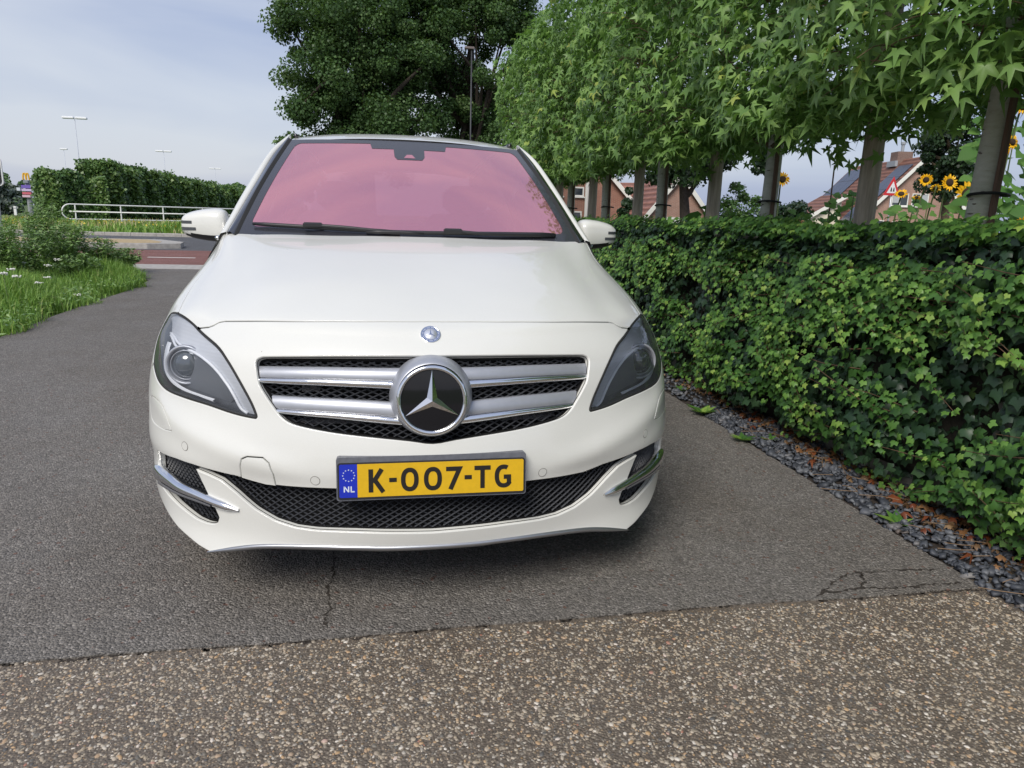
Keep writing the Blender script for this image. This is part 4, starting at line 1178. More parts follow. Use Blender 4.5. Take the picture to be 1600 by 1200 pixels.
wl = [("broad bushy weed clump behind the bright grass, nearest the cycle path", 158, 402, 11.7, .62, .55, 26), ("tall weed at the left picture edge with greyish leaves", 12, 400, 9.6, .95, .5, 22),
      ("upright weed reaching over the railing's rounded end", 78, 385, 12.0, 1.25, .55, 24), ("dark green weed clump in the middle of the verge", 100, 410, 11.2, .85, .6, 28),
      ("weed clump left of the darkest clump, under the bollard", 42, 405, 10.6, .95, .6, 26), ("low weed spreading at the verge's right corner", 190, 415, 12.4, .42, .5, 20), ("short leafy weed in front of the clumps", 125, 432, 10.2, .45, .4, 18)]
for lab, px, py, Y, h_, r_, ns in wl:
    x_ = at(px, py, 1, Y)[0]
    weed(x_, Y, h_, r_, ns, lab)
M_YARROW = pbr("yarrow_white", (.68, .67, .62), .8)
fl_ = [(90, 406, 10.4), (18, 421, 7.6), (26, 432, 7.4), (60, 442, 7.8), (36, 411, 9.8), (145, 412, 11.2), (100, 418, 10.6), (152, 427, 10.6), (75, 415, 9.5), (120, 461, 7.9), (74, 434, 8.6), (5, 428, 6.8)]
yl = ["white yarrow flower head on the upper weeds", "largest white yarrow head at the left picture edge", "white yarrow head just under the largest one", "wide white yarrow head low in the grass", "white yarrow head left of the dark weeds", "small white yarrow head near the cycle path", "white yarrow head in the weed clump's front", "yarrow head beside the bright grass corner", "small yarrow head above the grass", "yarrow head low by the lane edge", "yarrow head over the middle grass", "yarrow head cut by the left edge"]
for (px, py, Y), lab in zip(fl_, yl):
    p = at(px, py, 1, Y)
    t = thing("yarrow_flower", lab, "flower", (p[0], Y, 0), "white yarrow flowers on the verge")
    MB().tube([(p[0] + .02, Y, -.03), (p[0], Y, p[2])], [.004, .003], 5).build("stem", M_WSTEM, t)
    b = MB()
    for _ in range(16):
        a = RNG.uniform(0, 6.28); q = RNG.uniform(0, 1) ** .5 * .045
        b.ball(p + np.array([math.cos(a) * q, math.sin(a) * q, RNG.uniform(-.01, .015)]), (.012, .012, .008), 6, 4)
    b.build("flower_head", M_YARROW, t)

# ---- sunflowers behind the hedge
M_PETAL = pbr("sunflower_petal", (.86, .52, .014), .55, grain=.15, gscale=40)
M_DISC = pbr("sunflower_disc", (.035, .018, .008), .9, grain=.5, gscale=300)
M_SFL = leaf_mat("sunflower_leaf", [(0, (.07, .17, .04)), (1, (.16, .31, .07))], True, trans=.35, rough=.6, spec=.25)
HEART = (np.array([(0, 0, 0), (.30, -.12, .03), (.52, .18, .0), (.34, .62, -.06), (0, 1.05, -.22), (-.34, .62, -.06), (-.52, .18, 0), (-.30, -.12, .03), (0, .4, .06)]), np.array([(0, 1, 2, 8), (8, 2, 3, 4), (8, 4, 5, 6), (0, 8, 6, 7)]))
def sunflower(px, py, Y, R0, face, lab, nleaf=5, spread=.25):
    c = at(px, py, 1, Y); f = unit(np.array(face, float))
    t = thing("sunflower", lab, "sunflower", (c[0], Y + .1, 0), "sunflowers behind the ivy hedge")
    up = np.array([0, 0, 1.0])
    base = np.array([c[0] + .05, Y + .16, 0])
    MB().tube(catm([base, (base[0] + .02, base[1], c[2] * .7), c - f * .06 + [0, 0, .02], c - f * .01], 12), np.linspace(.010, .006, 12), 6).build("stem", M_WSTEM, t, True)
    MB().lathe([(0, .012), (.25 * R0, .016), (.42 * R0, .008), (.46 * R0, -.01), (0, -.015)], c, f, 16).build("disc", M_DISC, t, True)
    x = unit(np.cross(up, f)); y = np.cross(f, x)
    b = MB()
    for ring, k in ((0, 16), (1, 14)):
        for i in range(k):
            a = 2 * math.pi * (i + .5 * ring) / k + RNG.normal() * .06; L = R0 * RNG.uniform(.88, 1.08) * (1 - .08 * ring)
            r_ = x * math.cos(a) + y * math.sin(a); s_ = -x * math.sin(a) + y * math.cos(a); w_ = R0 * .12
            P = [c + r_ * R0 * .38 - s_ * w_ * .6 - f * .004, c + r_ * R0 * .38 + s_ * w_ * .6 - f * .004, c + r_ * L * .72 + s_ * w_ + f * .012 * (1 - ring), c + r_ * L + f * (.0 + RNG.normal() * .008), c + r_ * L * .72 - s_ * w_ + f * .012 * (1 - ring)]
            b.add(P, [(0, 1, 2, 3, 4)])
    b.build("petals", M_PETAL, t)
    me = fast_mesh("leaf", *HEART, M_SFL)
    for i in range(nleaf):
        z = c[2] - .1 - (i + .3) * spread * RNG.uniform(.7, 1.1)
        a = RNG.uniform(0, 6.28)
        d = np.array([math.cos(a), math.sin(a) - .3, -.1]); nn_ = np.array([RNG.normal() * .3 - .2, -.5, .8])
        Rm = frames(nn_[None], d[None])[0]
        o = bpy.data.objects.new("leaf", me); COL.objects.link(o); o.parent = t
        m = np.eye(4); m[:3, :3] = Rm * RNG.uniform(.09, .15); m[:3, 3] = np.array([c[0] + .05 + d[0] * .05, Y + .26 + abs(d[1]) * .05, z - .05]) - ROOT[t]
        o.matrix_basis = Matrix([[float(v) for v in q] for q in m])
SF = [(1223, 280, 5.2, .066, (-.25, -1, .05), "single sunflower beside the middle pale trunk", 3, .16), (1484, 285, 5.3, .080, (-.15, -1, .12), "sunflower with wide open dark disc before the dark tree", 4, .2),
      (1447, 281, 5.4, .062, (-.7, -.7, .2), "sunflower facing left before the pink house", 4, .22), (1408, 303, 5.2, .060, (-.5, -.6, .75), "sunflower tilted upward beside the warning sign", 4, .2),
      (1462, 294, 5.5, .05, (.5, .6, .6), "sunflower turned away beneath the open one", 2, .2), (1512, 303, 5.1, .12, (-.2, -1, .1), "big sunflower half hidden by the strapped trunk", 3, .25),
      (1566, 234, 3.2, .054, (-.35, -1, .1), "front sunflower of the pair at the right edge", 7, .2), (1582, 222, 3.3, .052, (.1, -1, .2), "rear sunflower of the pair at the right edge", 7, .22),
      (1599, 166, 3.2, .055, (-.5, -.8, .1), "highest sunflower cut by the right picture edge", 6, .25), (1597, 350, 3.2, .05, (-.5, -.8, .1), "lowest sunflower cut by the right picture edge", 3, .1),
      (1432, 309, 5.6, .045, (-.2, -.3, 1), "small budding sunflower before the house windows", 3, .15)]
for s in SF: sunflower(s[0], s[1], s[2], s[3] * 1.2, *s[4:])
# broad-leaved garden plants rising over the hedge top
def broadleaf(px, py, Y, n, size, lab, h0=.9, spread=.25, mat=None):
    c = at(px, py, 1, Y)
    t = thing("garden_plant", lab, "plant", (c[0], Y, 0), "leafy garden plants behind the ivy hedge")
    me = fast_mesh("leaf", *HEART, mat or M_SFL)
    MB().tube([(c[0], Y, 0), (c[0] + .03, Y, c[2])], [.012, .005], 5).build("stem", M_WSTEM, t)
    for i in range(n):
        a = RNG.uniform(0, 6.28); d = np.array([math.cos(a), math.sin(a), RNG.normal() * .4 - .2])
        nn_ = np.array([RNG.normal() * .4, -.6 + RNG.normal() * .3, .7])
        p = np.array([c[0] + d[0] * spread * RNG.uniform(.1, 1), Y + d[1] * spread * RNG.uniform(.1, 1), RNG.uniform(h0, c[2])])
        o = bpy.data.objects.new("leaf", me); COL.objects.link(o); o.parent = t
        m = np.eye(4); m[:3, :3] = frames(nn_[None], d[None])[0] * size * RNG.uniform(.6, 1.2); m[:3, 3] = p - ROOT[t]
        o.matrix_basis = Matrix([[float(v) for v in q] for q in m])
broadleaf(1098, 322, 4.4, 3, .13, "single broad leaf plant left of the third post", 1.2, .05)
broadleaf(1138, 322, 3.6, 5, .14, "grey green big leaved plant right of the third post", 1.1, .08)
broadleaf(1330, 300, 3.4, 90, .06, "bright leafy climber at the left foot of the thick wooden post", 1.0, .28)
broadleaf(1290, 330, 3.3, 40, .055, "leafy shoots left of the thick wooden post", 1.05, .25)
broadleaf(1585, 190, 4.2, 150, .14, "tall leafy plant filling the right picture edge", .9, .42)
broadleaf(1560, 300, 4.0, 34, .12, "leafy plant under the sunflower pair", .9, .30)
broadleaf(1445, 320, 4.6, 50, .075, "leafy plant before the house windows", 1.0, .35)
broadleaf(1250, 345, 4.4, 10, .10, "small leaves over the hedge below the single sunflower", 1.05, .25)
t = thing("bamboo_cane", "thin dark bamboo cane standing left of the thick wooden post", "cane", at(1300, 360, 1, 3.6) * [1, 1, 0])
_a, _b = at(1297, 345, 1, 3.6), at(1304, 258, 1, 3.6)
MB().tube([_a * [1, 1, 0] + [0, 3.6 * 0, 0], _b], .006, 6).build("cane", pbr("cane", (.10, .06, .035), .7), t)
_p = at(1255, 344, 1, 5.0)
t = thing("planter_box", "small orange wooden box end peeping over the ivy", "box", (_p[0], 5, 0))
MB().box((_p[0], 5.0, .62), (.13, .16, 1.24), 0, .01).build("post_end", wood_mat("orange_wood", (.40, .20, .09)), t)

# small weeds in the gravel, fallen leaves and twigs
def lane_weed(px, py, n, size, lab, upright=.6):
    c = at(px, py, 2, 0)
    t = thing("small_weed", lab, "weed", (c[0], c[1], 0), "small weeds in the gravel strip")
    me = fast_mesh("leaf", *LANCE, M_IVYNO)
    for i in range(n):
        a = 2 * math.pi * i / n + RNG.normal() * .3; d = np.array([math.cos(a), math.sin(a), upright * RNG.uniform(.4, 1.3)])
        o = bpy.data.objects.new("leaf", me); COL.objects.link(o); o.parent = t
        m = np.eye(4); m[:3, :3] = frames(np.array([[-d[0] * .5, -d[1] * .5, 1]]), d[None])[0] * size * RNG.uniform(.7, 1.2); m[:3, 3] = (0, 0, .006)
        o.matrix_basis = Matrix([[float(v) for v in q] for q in m])
lane_weed(1098, 648, 14, .11, "bushy green weed at the lane edge beside the car's headlight", .35)
lane_weed(1402, 822, 7, .085, "upright bright weed growing in the near slate chippings", 1.3)
lane_weed(1160, 690, 10, .08, "low weed tuft halfway along the slate chippings", .4)
lane_weed(1200, 690, 9, .07, "second low weed tuft against the ivy's foot", .4)
lane_weed(1065, 612, 9, .08, "small weed farthest along the gravel strip", .6)
M_DRY = [leaf_mat("dry_leaf_brown", [(0, (.16, .075, .03)), (1, (.30, .16, .075))], True, trans=.05), leaf_mat("dry_leaf_red", [(0, (.13, .035, .015)), (1, (.24, .08, .03))], True, trans=.05)]
dm = [fast_mesh("fallen_leaf", tv * [1, 1, 2.2], tf, M_DRY[i % 2]) for i, (tv, tf) in enumerate((GUM, IVY2, IVY, GUM2))]
r2 = np.random.default_rng(11)
for i in range(110):
    yy = -.35 + 3.2 * r2.random() ** 1.4; xx = 1.92 + r2.beta(2.2, 1.2) * .28
    o = bpy.data.objects.new("fallen_leaf", dm[i % 4]); COL.objects.link(o)
    nn_ = np.array([r2.normal() * .35, r2.normal() * .35, 1.0]); d = np.array([r2.normal(), r2.normal(), 0])
    m = np.eye(4); m[:3, :3] = frames(nn_[None], d[None])[0] * r2.uniform(.018, .046); m[:3, 3] = (xx, yy, .028 + r2.uniform(0, .012))
    o.matrix_world = Matrix([[float(v) for v in q] for q in m])
    tag(o, ("dry curled light brown leaf lying on the slate chippings under the ivy", "dry curled rusty red leaf lying on the slate chippings under the ivy")[i % 2], "fallen leaf", ("light brown fallen leaves under the ivy", "rusty red fallen leaves under the ivy")[i % 2])
m = 900
lx_ = 1.98 + RNG.beta(2, 1.2, m) * .3; ly_ = -.5 + 5 * RNG.random(m) ** 1.5
V, F, t3 = leaf_cloud(IVY2[0] * [1, 1, 2.5], IVY2[1], np.c_[lx_, ly_, .022 + RNG.uniform(0, .012, m)], frames(RNG.normal(size=(m, 3)) * .4 + [0, 0, 1], rand_dirs(m)), RNG.uniform(.008, .026, m), RNG.random(m))
tag(part("leaf_litter", V, F, leaf_mat("leaf_litter", [(0, (.06, .032, .016)), (.5, (.14, .08, .04)), (1, (.25, .16, .085))], trans=.05), tint=t3), "brown crumbled leaf litter under the ivy", kind="stuff")
tb_ = MB()
for i in range(60):
    yy = r2.uniform(-.5, 2.2); xx = r2.uniform(1.9, 2.16); a = r2.uniform(0, 6.28); L = r2.uniform(.04, .16)
    p = np.array([xx, yy, .03]); d = np.array([math.cos(a), math.sin(a), r2.normal() * .1])
    tb_.tube(catm([p, p + d * L * .5 + r2.normal(size=3) * .006, p + d * L], 5), .0016, 4)
tag(tb_.build("dry_twigs", pbr("dry_twig", (.20, .13, .075), .8)), "thin dry twigs littered over the chippings", kind="stuff")
# ------------------------------------------------------------------ the car's skin: a net of control points
def catmull(P,n):
    """P (k,...) control rows -> value at params n (float array in 0..k-1)"""
    P=np.asarray(P,float);k=len(P);n=np.clip(np.asarray(n,float),0,k-1)
    i=np.minimum(n.astype(int),k-2);t=(n-i)
    ext=np.concatenate([2*P[:1]-P[1:2],P,2*P[-1:]-P[-2:-1]])
    p0,p1,p2,p3=ext[i],ext[i+1],ext[i+2],ext[i+3]
    t=t.reshape(t.shape+(1,)*(P.ndim-1))
    return .5*(2*p1+(p2-p0)*t+(2*p0-5*p1+4*p2-p3)*t**2+(3*p1-p0-3*p2+p3)*t**3)
# rows of the car's skin, x=0 to the wheel arch; each (x,y,z)
XS=[0,.17,.34,.50,.62,.72,.80,.86,.89]
PLAN=[0,.012,.05,.108,.165,.235,.325,.44,.56]
# z, centre setback, growth of setback outward, x scale outward
FR=[(.180,.050,.3,.985),(.250,.022,.3,1.004),(.330,.004,.3,1.010),(.410,.000,.3,1.006),(.470,-.006,.4,1.012),(.540,.004,.4,1.012),
    (.620,.022,.5,1.016),(.700,.036,.6,1.012),(.772,.056,.8,1.008)]
ROWS=[]
for z,s,g,k in FR:
    ROWS.append([(x*(1+(k-1)*(x/.89)**4),p+s*(1+g*(x/.8)**2),z) for x,p in zip(XS,PLAN)])
ROWS.append([(0,.108,.832),(.17,.122,.832),(.34,.165,.832),(.50,.235,.830),(.62,.310,.827),(.715,.400,.820),(.79,.475,.806),(.861,.585,.772),(.880,.69,.722)])
ROWS.append([(0,.175,.876),(.17,.188,.877),(.34,.23,.878),(.50,.30,.877),(.61,.375,.872),(.71,.45,.866),(.79,.540,.848),(.862,.665,.802),(.882,.78,.728)])
ROWS.append([(0,.42,.952),(.17,.43,.954),(.34,.46,.955),(.50,.51,.952),(.61,.575,.940),(.70,.64,.930),(.785,.715,.908),(.862,.79,.845),(.882,.86,.71)])
ROWS.append([(0,.76,1.035),(.17,.765,1.036),(.34,.785,1.036),(.50,.82,1.032),(.60,.855,1.022),(.69,.90,1.012),(.764,.945,.985),(.853,.98,.895),(.885,1.0,.71)])
ROWS.append([(0,1.08,1.098),(.17,1.085,1.097),(.34,1.10,1.094),(.50,1.125,1.094),(.62,1.15,1.092),(.745,1.19,1.090),(.792,1.22,1.04),(.862,1.24,.92),(.887,1.25,.71)])
CTRL=np.array(ROWS)
CTRL[0,:,1]=[.045,.052,.074,.108,.152,.215,.30,.425,.56]
CTRL[1,:,1]=.5*CTRL[1,:,1]+.5*np.array([.022,.030,.058,.10,.150,.215,.30,.425,.56])
for _r,_d in ((5,(0,.0,.005)),(6,(.0,.010,.020)),(7,(.008,.025,.045)),(8,(.014,.040,.072))):     # outer columns sink to the arch
    CTRL[_r,6:9,2]-=np.array(_d)
NV,NU=CTRL.shape[:2]
def S(u,v):
    """u in -(NU-1)..NU-1 (signed side), v in 0..NV-1 -> xyz"""
    u=np.asarray(u,float);v=np.asarray(v,float)
    u,v=np.broadcast_arrays(u,v);sh=u.shape;u=u.ravel();v=v.ravel()
    sg=np.where(u<0,-1,1);a=np.abs(u)
    # mirror columns so the centre is smooth
    full=np.concatenate([CTRL[:,2:0:-1]*[-1,1,1],CTRL],1)
    cols=catmull(np.swapaxes(full,0,1),a+2)      # (n,NV,3)
    i=np.minimum(np.clip(v,0,NV-1).astype(int),NV-2);t=np.clip(v,0,NV-1)-i
    ext=np.concatenate([2*cols[:,:1]-cols[:,1:2],cols,2*cols[:,-1:]-cols[:,-2:-1]],1)
    n=np.arange(len(u));p0,p1,p2,p3=ext[n,i],ext[n,i+1],ext[n,i+2],ext[n,i+3];t=t[:,None]
    P=.5*(2*p1+(p2-p0)*t+(2*p0-5*p1+4*p2-p3)*t**2+(3*p1-p0-3*p2+p3)*t**3)
    # crease that runs down from under the headlight towards the plate
    cl=4.40+(a-3.2)*.44; dv_=(v-cl)
    amp=.009*np.exp(-(dv_/.55)**2)*np.clip((a-1.9)/1.2,0,1)*np.clip((6.9-a)/1.2,0,1)
    P[:,1]-=amp; P[:,0]+=amp*.35
    P[:,0]*=sg
    return P.reshape(sh+(3,))
def N(u,v):
    e=1e-3
    u=np.asarray(u,float);v=np.asarray(v,float)
    a=S(np.clip(u+e,-8,8),v)-S(np.clip(u-e,-8,8),v);b=S(u,np.clip(v+e,0,NV-1))-S(u,np.clip(v-e,0,NV-1))
    n=np.cross(a,b);n/=np.linalg.norm(n,axis=-1,keepdims=True)+1e-12
    return n
def SO(u,v,o): return S(u,v)+N(u,v)*o
# ------------------------------------------------------------------ the car
CAR = thing("car", "white hatchback with pink tinted windscreen parked nose-on on the asphalt lane", "car", (0, 2.1, 0))
k = NB("pearl_white_paint")
_n = k.noise(k.obj(), 420, 2)
_sp = k.n("TexVoronoi", Scale=38.0); k.l(k.obj(), _sp.inputs["Vector"])
_ss = k.n("SeparateColor"); k.l(_sp.outputs["Color"], _ss.inputs["Color"])
_d = k.n("Math", operation='LESS_THAN'); _d.inputs[1].default_value = .055; k.l(_sp.outputs["Distance"], _d.inputs[0])
_e = k.n("Math", operation='GREATER_THAN'); _e.inputs[1].default_value = .93; k.l(_ss.outputs["Red"], _e.inputs[0])
_f = k.n("Math", operation='MULTIPLY'); k.l(_d.outputs[0], _f.inputs[0]); k.l(_e.outputs[0], _f.inputs[1])
_c = k.ramp(k.noise(k.obj(), 1.7, 4), [(.3, (.675, .675, .635)), (.7, (.71, .71, .67))])
_c = k.mix(_f.outputs[0], _c, (.25, .22, .17))
_fl = k.ramp(_n, [(.3, (.955, .955, .955)), (.7, (1, 1, 1))])
_c = k.mix(1.0, _c, _fl, 'MULTIPLY')
k.l(_c, k.b.inputs["Base Color"])
k.b.inputs["Roughness"].default_value = .38
k.b.inputs["Coat Weight"].default_value = .8
k.b.inputs["Coat Roughness"].default_value = .04
M_WHITE = k.m
M_GAP = pbr("seam_black", (.012, .012, .013), .8)
M_BLKPL = pbr("black_plastic", (.018, .018, .020), .45)
M_GLOSSB = pbr("gloss_black_trim", (.012, .012, .014), .08, coat=1.0)
M_MESH = pbr("grille_mesh_black", (.055, .058, .066), .38, spec=.6)
M_CAV = pbr("cavity_black", (.006, .006, .007), .9)
M_SATIN = pbr("satin_silver", (.40, .415, .455), .40, .5)
M_CHROME = pbr("bright_chrome", (.80, .81, .83), .09, 1.0)
M_LIP = pbr("lip_silver", (.42, .43, .45), .35, .9)
M_GREYF = pbr("plate_holder_grey", (.12, .125, .145), .5, grain=.15)
M_RUB = pbr("rubber", (.015, .015, .015), .75)
def clear_glass(name, tint=(1, 1, 1), rough=.0, ior=1.5, haze=0.0):
    k = NB(name)
    tr = k.n("BsdfTransparent"); tr.inputs["Color"].default_value = (*tint, 1)
    gl = k.n("BsdfGlossy", Roughness=rough)
    fr = k.n("Fresnel", IOR=ior)
    ms = k.n("MixShader")
    k.l(fr.outputs[0], ms.inputs[0]); k.l(tr.outputs[0], ms.inputs[1]); k.l(gl.outputs[0], ms.inputs[2])
    df = k.n("BsdfDiffuse"); df.inputs["Color"].default_value = (.62, .66, .72, 1)
    m3 = k.n("MixShader"); m3.inputs[0].default_value = haze
    k.l(ms.outputs[0], m3.inputs[1]); k.l(df.outputs[0], m3.inputs[2])
    k.l(m3.outputs[0], k.o.inputs["Surface"])
    return k.m
M_LENS = clear_glass("headlight_lens", (.95, .96, .98), .01, 1.5, .045)
# heat-reflecting coating: mirror-like with a pink cast, some light passes, matte pink adds brightness
k = NB("coated_windscreen")
tr = k.n("BsdfTransparent"); tr.inputs["Color"].default_value = (.95, .66, .72, 1)
gl = k.n("BsdfGlossy", Roughness=.025); gl.inputs["Color"].default_value = (1.0, .40, .45, 1)
g2 = k.n("BsdfGlossy", Roughness=.015)
lw = k.n("LayerWeight", Blend=.30)
m1 = k.n("MixShader"); m1.inputs[0].default_value = .87
k.l(tr.outputs[0], m1.inputs[1]); k.l(gl.outputs[0], m1.inputs[2])
df = k.n("BsdfDiffuse"); df.inputs["Color"].default_value = (.80, .35, .42, 1)  # matte pink painted into the glass, in place of brighter reflected sky
md_ = k.n("MixShader"); md_.inputs[0].default_value = .20
k.l(m1.outputs[0], md_.inputs[1]); k.l(df.outputs[0], md_.inputs[2])
m2 = k.n("MixShader")
k.l(lw.outputs["Fresnel"], m2.inputs[0]); k.l(md_.outputs[0], m2.inputs[1]); k.l(g2.outputs[0], m2.inputs[2])
k.l(m2.outputs[0], k.o.inputs["Surface"])
M_WSCR = k.m
M_SIDEGL = clear_glass("side_glass", (.62, .65, .65), .01, 1.52)

def inpoly(P, poly):
    return inside(P, poly)
def dens(poly, step=.07, closed=True):
    out = []
    k = len(poly)
    for i in range(k if closed else k - 1):
        a = np.array(poly[i], float); b = np.array(poly[(i + 1) % k], float)
        m = max(1, int(np.ceil(np.linalg.norm((b - a) * [1, 1.0]) / step)))
        for j in range(m): out.append(tuple(a + (b - a) * j / m))
    if not closed: out.append(tuple(map(float, poly[-1])))
    return out
def smooth_closed(poly, sharp=(), per=5):
    """Catmull-Rom round a closed polygon, corners listed in sharp stay"""
    k = len(poly); P = np.array(poly, float); out = []
    for i in range(k):
        p0, p1, p2, p3 = P[(i - 1) % k], P[i], P[(i + 1) % k], P[(i + 2) % k]
        if i in sharp: p0 = 2 * p1 - p2
        if (i + 1) % k in sharp: p3 = 2 * p2 - p1
        for j in range(per):
            t = j / per
            out.append(tuple(.5 * (2 * p1 + (p2 - p0) * t + (2 * p0 - 5 * p1 + 4 * p2 - p3) * t * t + (3 * p1 - p0 - 3 * p2 + p3) * t ** 3)))
    return out
def mir(poly): return [(-u, v) for u, v in poly]

HL = smooth_closed([(6.30, 10.12), (5.41, 9.71), (4.74, 9.05), (3.97, 8.38), (3.60, 7.78), (3.31, 7.13), (3.05, 6.42), (2.935, 5.98), (2.93, 5.84), (3.02, 5.82), (3.46, 5.905), (4.15, 6.09), (4.92, 6.20), (5.62, 6.295), (6.1, 6.52), (6.45, 6.88), (6.72, 7.28), (6.92, 7.95), (6.97, 8.8), (6.88, 9.55), (6.66, 10.10)], per=4)
GR = [(0, 8.307), (.363, 8.307), (1.089, 8.267), (1.811, 8.185), (2.687, 8.03), (2.843, 7.97), (2.912, 7.87), (2.925, 7.70), (2.905, 7.46), (2.86, 7.02), (2.74, 6.632), (2.60, 6.257), (2.48, 5.969), (2.34, 5.79), (2.15, 5.69), (1.823, 5.592), (1.46, 5.51), (.9, 5.41), (.383, 5.30), (0, 5.19)]
GR = smooth_closed(GR + mir(GR[1:-1])[::-1], sharp=(0,), per=3)
IN_R = [(0, 3.13), (.81, 3.13), (1.61, 3.13), (2.07, 3.10), (2.41, 3.09), (2.78, 3.10), (3.05, 3.21), (3.285, 3.32), (3.86, 3.43), (4.62, 3.58), (5.25, 3.64), (6.10, 3.55), (6.38, 3.46),
        (6.48, 2.85), (6.46, 2.40), (6.25, 1.93), (5.75, 1.72), (5.2, 1.49), (4.70, 1.27), (4.40, 1.21), (4.25, 1.21), (4.13, 1.24), (4.035, 1.33), (3.99, 1.52), (4.09, 1.88), (4.25, 2.315), (4.433, 2.823), (4.59, 3.37),
        (4.19, 3.22), (3.84, 3.04), (3.44, 2.60), (3.02, 2.07), (2.65, 1.70), (2.30, 1.51), (1.95, 1.455), (1.30, 1.47), (.43, 1.425), (0, 1.40)]
INT = IN_R + mir(IN_R[1:-1])[::-1]
TRIM_R = [(0, .60), (1.25, .65), (2.1, .62), (2.9, .50), (3.6, .25), (4.3, 0.0), (4.7, .16), (5, .32), (5.6, .60), (6.2, .98), (7, 1.5), (8, 2.0)]
SHUT_R = [(0, 9.993), (.77, 9.97), (1.62, 9.90), (2.74, 9.75), (3.868, 9.58), (4.02, 9.49), (4.16, 9.27), (4.30, 9.14), (4.66, 9.03), (4.75, 9.06)]
BSIDE_R = [(4.75, 9.06), (5.41, 9.71), (5.86, 9.93), (5.97, 10.74), (6.05, 11.617), (5.6, 12.5), (5.1, 13.0)]
FEND_R = [(6.69, 7.22), (7.3, 6.95), (8, 6.85)]
TOW = [(-3.285, 3.345), (-3.27, 3.971), (-3.214, 4.319), (-3.1, 4.435), (-2.798, 4.443), (-2.689, 4.244), (-2.631, 3.719), (-2.612, 3.13)]
WASH = smooth_closed([(6.75, 5.74), (6.01, 5.79), (5.6, 5.52), (5.38, 4.98), (5.45, 4.91), (5.9, 4.86), (6.65, 4.95)], per=3)

def patch(loops, du=.19, dv=.17, box=(-8, 8, 0, 13), near=.075):
    """constrained triangles of the (u,v) sheet with the given open or closed lines as edges"""
    pts, edges = [], []
    for L, closed in loops:
        D = dens(L, .07, closed); b = len(pts); pts += D
        edges += [(b + i, b + i + 1) for i in range(len(D) - 1)]
        if closed: edges.append((b + len(D) - 1, b))
    A = np.array(pts)
    gu = np.arange(box[0], box[1] + 1e-6, (box[1] - box[0]) / round((box[1] - box[0]) / du)); gv = np.arange(box[2], box[3] + 1e-6, (box[3] - box[2]) / round((box[3] - box[2]) / dv))
    G = np.stack(np.meshgrid(gu, gv), -1).reshape(-1, 2)
    keep = np.ones(len(G), bool)
    for i in range(0, len(G), 2000):
        g = G[i:i + 2000]
        keep[i:i + 2000] = (((g[:, None] - A[None]) ** 2).sum(-1).min(1) > near ** 2)
    allp = pts + [tuple(g) for g in G[keep]]
    r = delaunay_2d_cdt([Vector((float(a), float(b))) for a, b in allp], edges, [], 0, 1e-5)
    V = np.array([(v.x, v.y) for v in r[0]]); T = np.array([tuple(f) for f in r[2] if len(f) == 3])
    return V, T
def half_lines(l): return [(l, False), (mir(l), False)]
loops = [(HL, True), (mir(HL), True), (GR, True), (INT, True), (TOW, False), (WASH, True), (mir(WASH), True)]
loops += half_lines(TRIM_R) + half_lines(SHUT_R) + half_lines(BSIDE_R[1:]) + half_lines(FEND_R)
UV, TR = patch(loops)
cen = UV[TR].mean(1)
au = np.abs(cen[:, 0]); ca = np.c_[au, cen[:, 1]]
trim = np.interp(au, [p[0] for p in TRIM_R], [p[1] for p in TRIM_R])
bon_poly = SHUT_R + BSIDE_R[1:] + [(0, 13.01)]
fen_poly = [(5.86, 9.93)] + BSIDE_R[3:] + [(8.01, 13.01), (8.01, 6.85), (7.3, 6.95), (6.69, 7.22), (6.6, 8.5), (6.45, 9.8), (6.30, 10.0)]
lab = np.zeros(len(TR), int)                      # 0 bumper
lab[inpoly(ca, bon_poly)] = 1
lab[inpoly(ca, fen_poly)] = 2
lab[inpoly(cen, TOW + [(-2.612, 2.7), (-3.285, 2.7)])] = 4
lab[inpoly(ca, WASH)] = 5
lab[inpoly(ca, HL)] = 3
lab[inpoly(cen, GR) | inpoly(cen, INT)] = -1
lab[cen[:, 1] < trim] = -1
area = np.abs(np.cross(UV[TR[:, 1]] - UV[TR[:, 0]], UV[TR[:, 2]] - UV[TR[:, 0]]))
lab[area < 1e-7] = -1
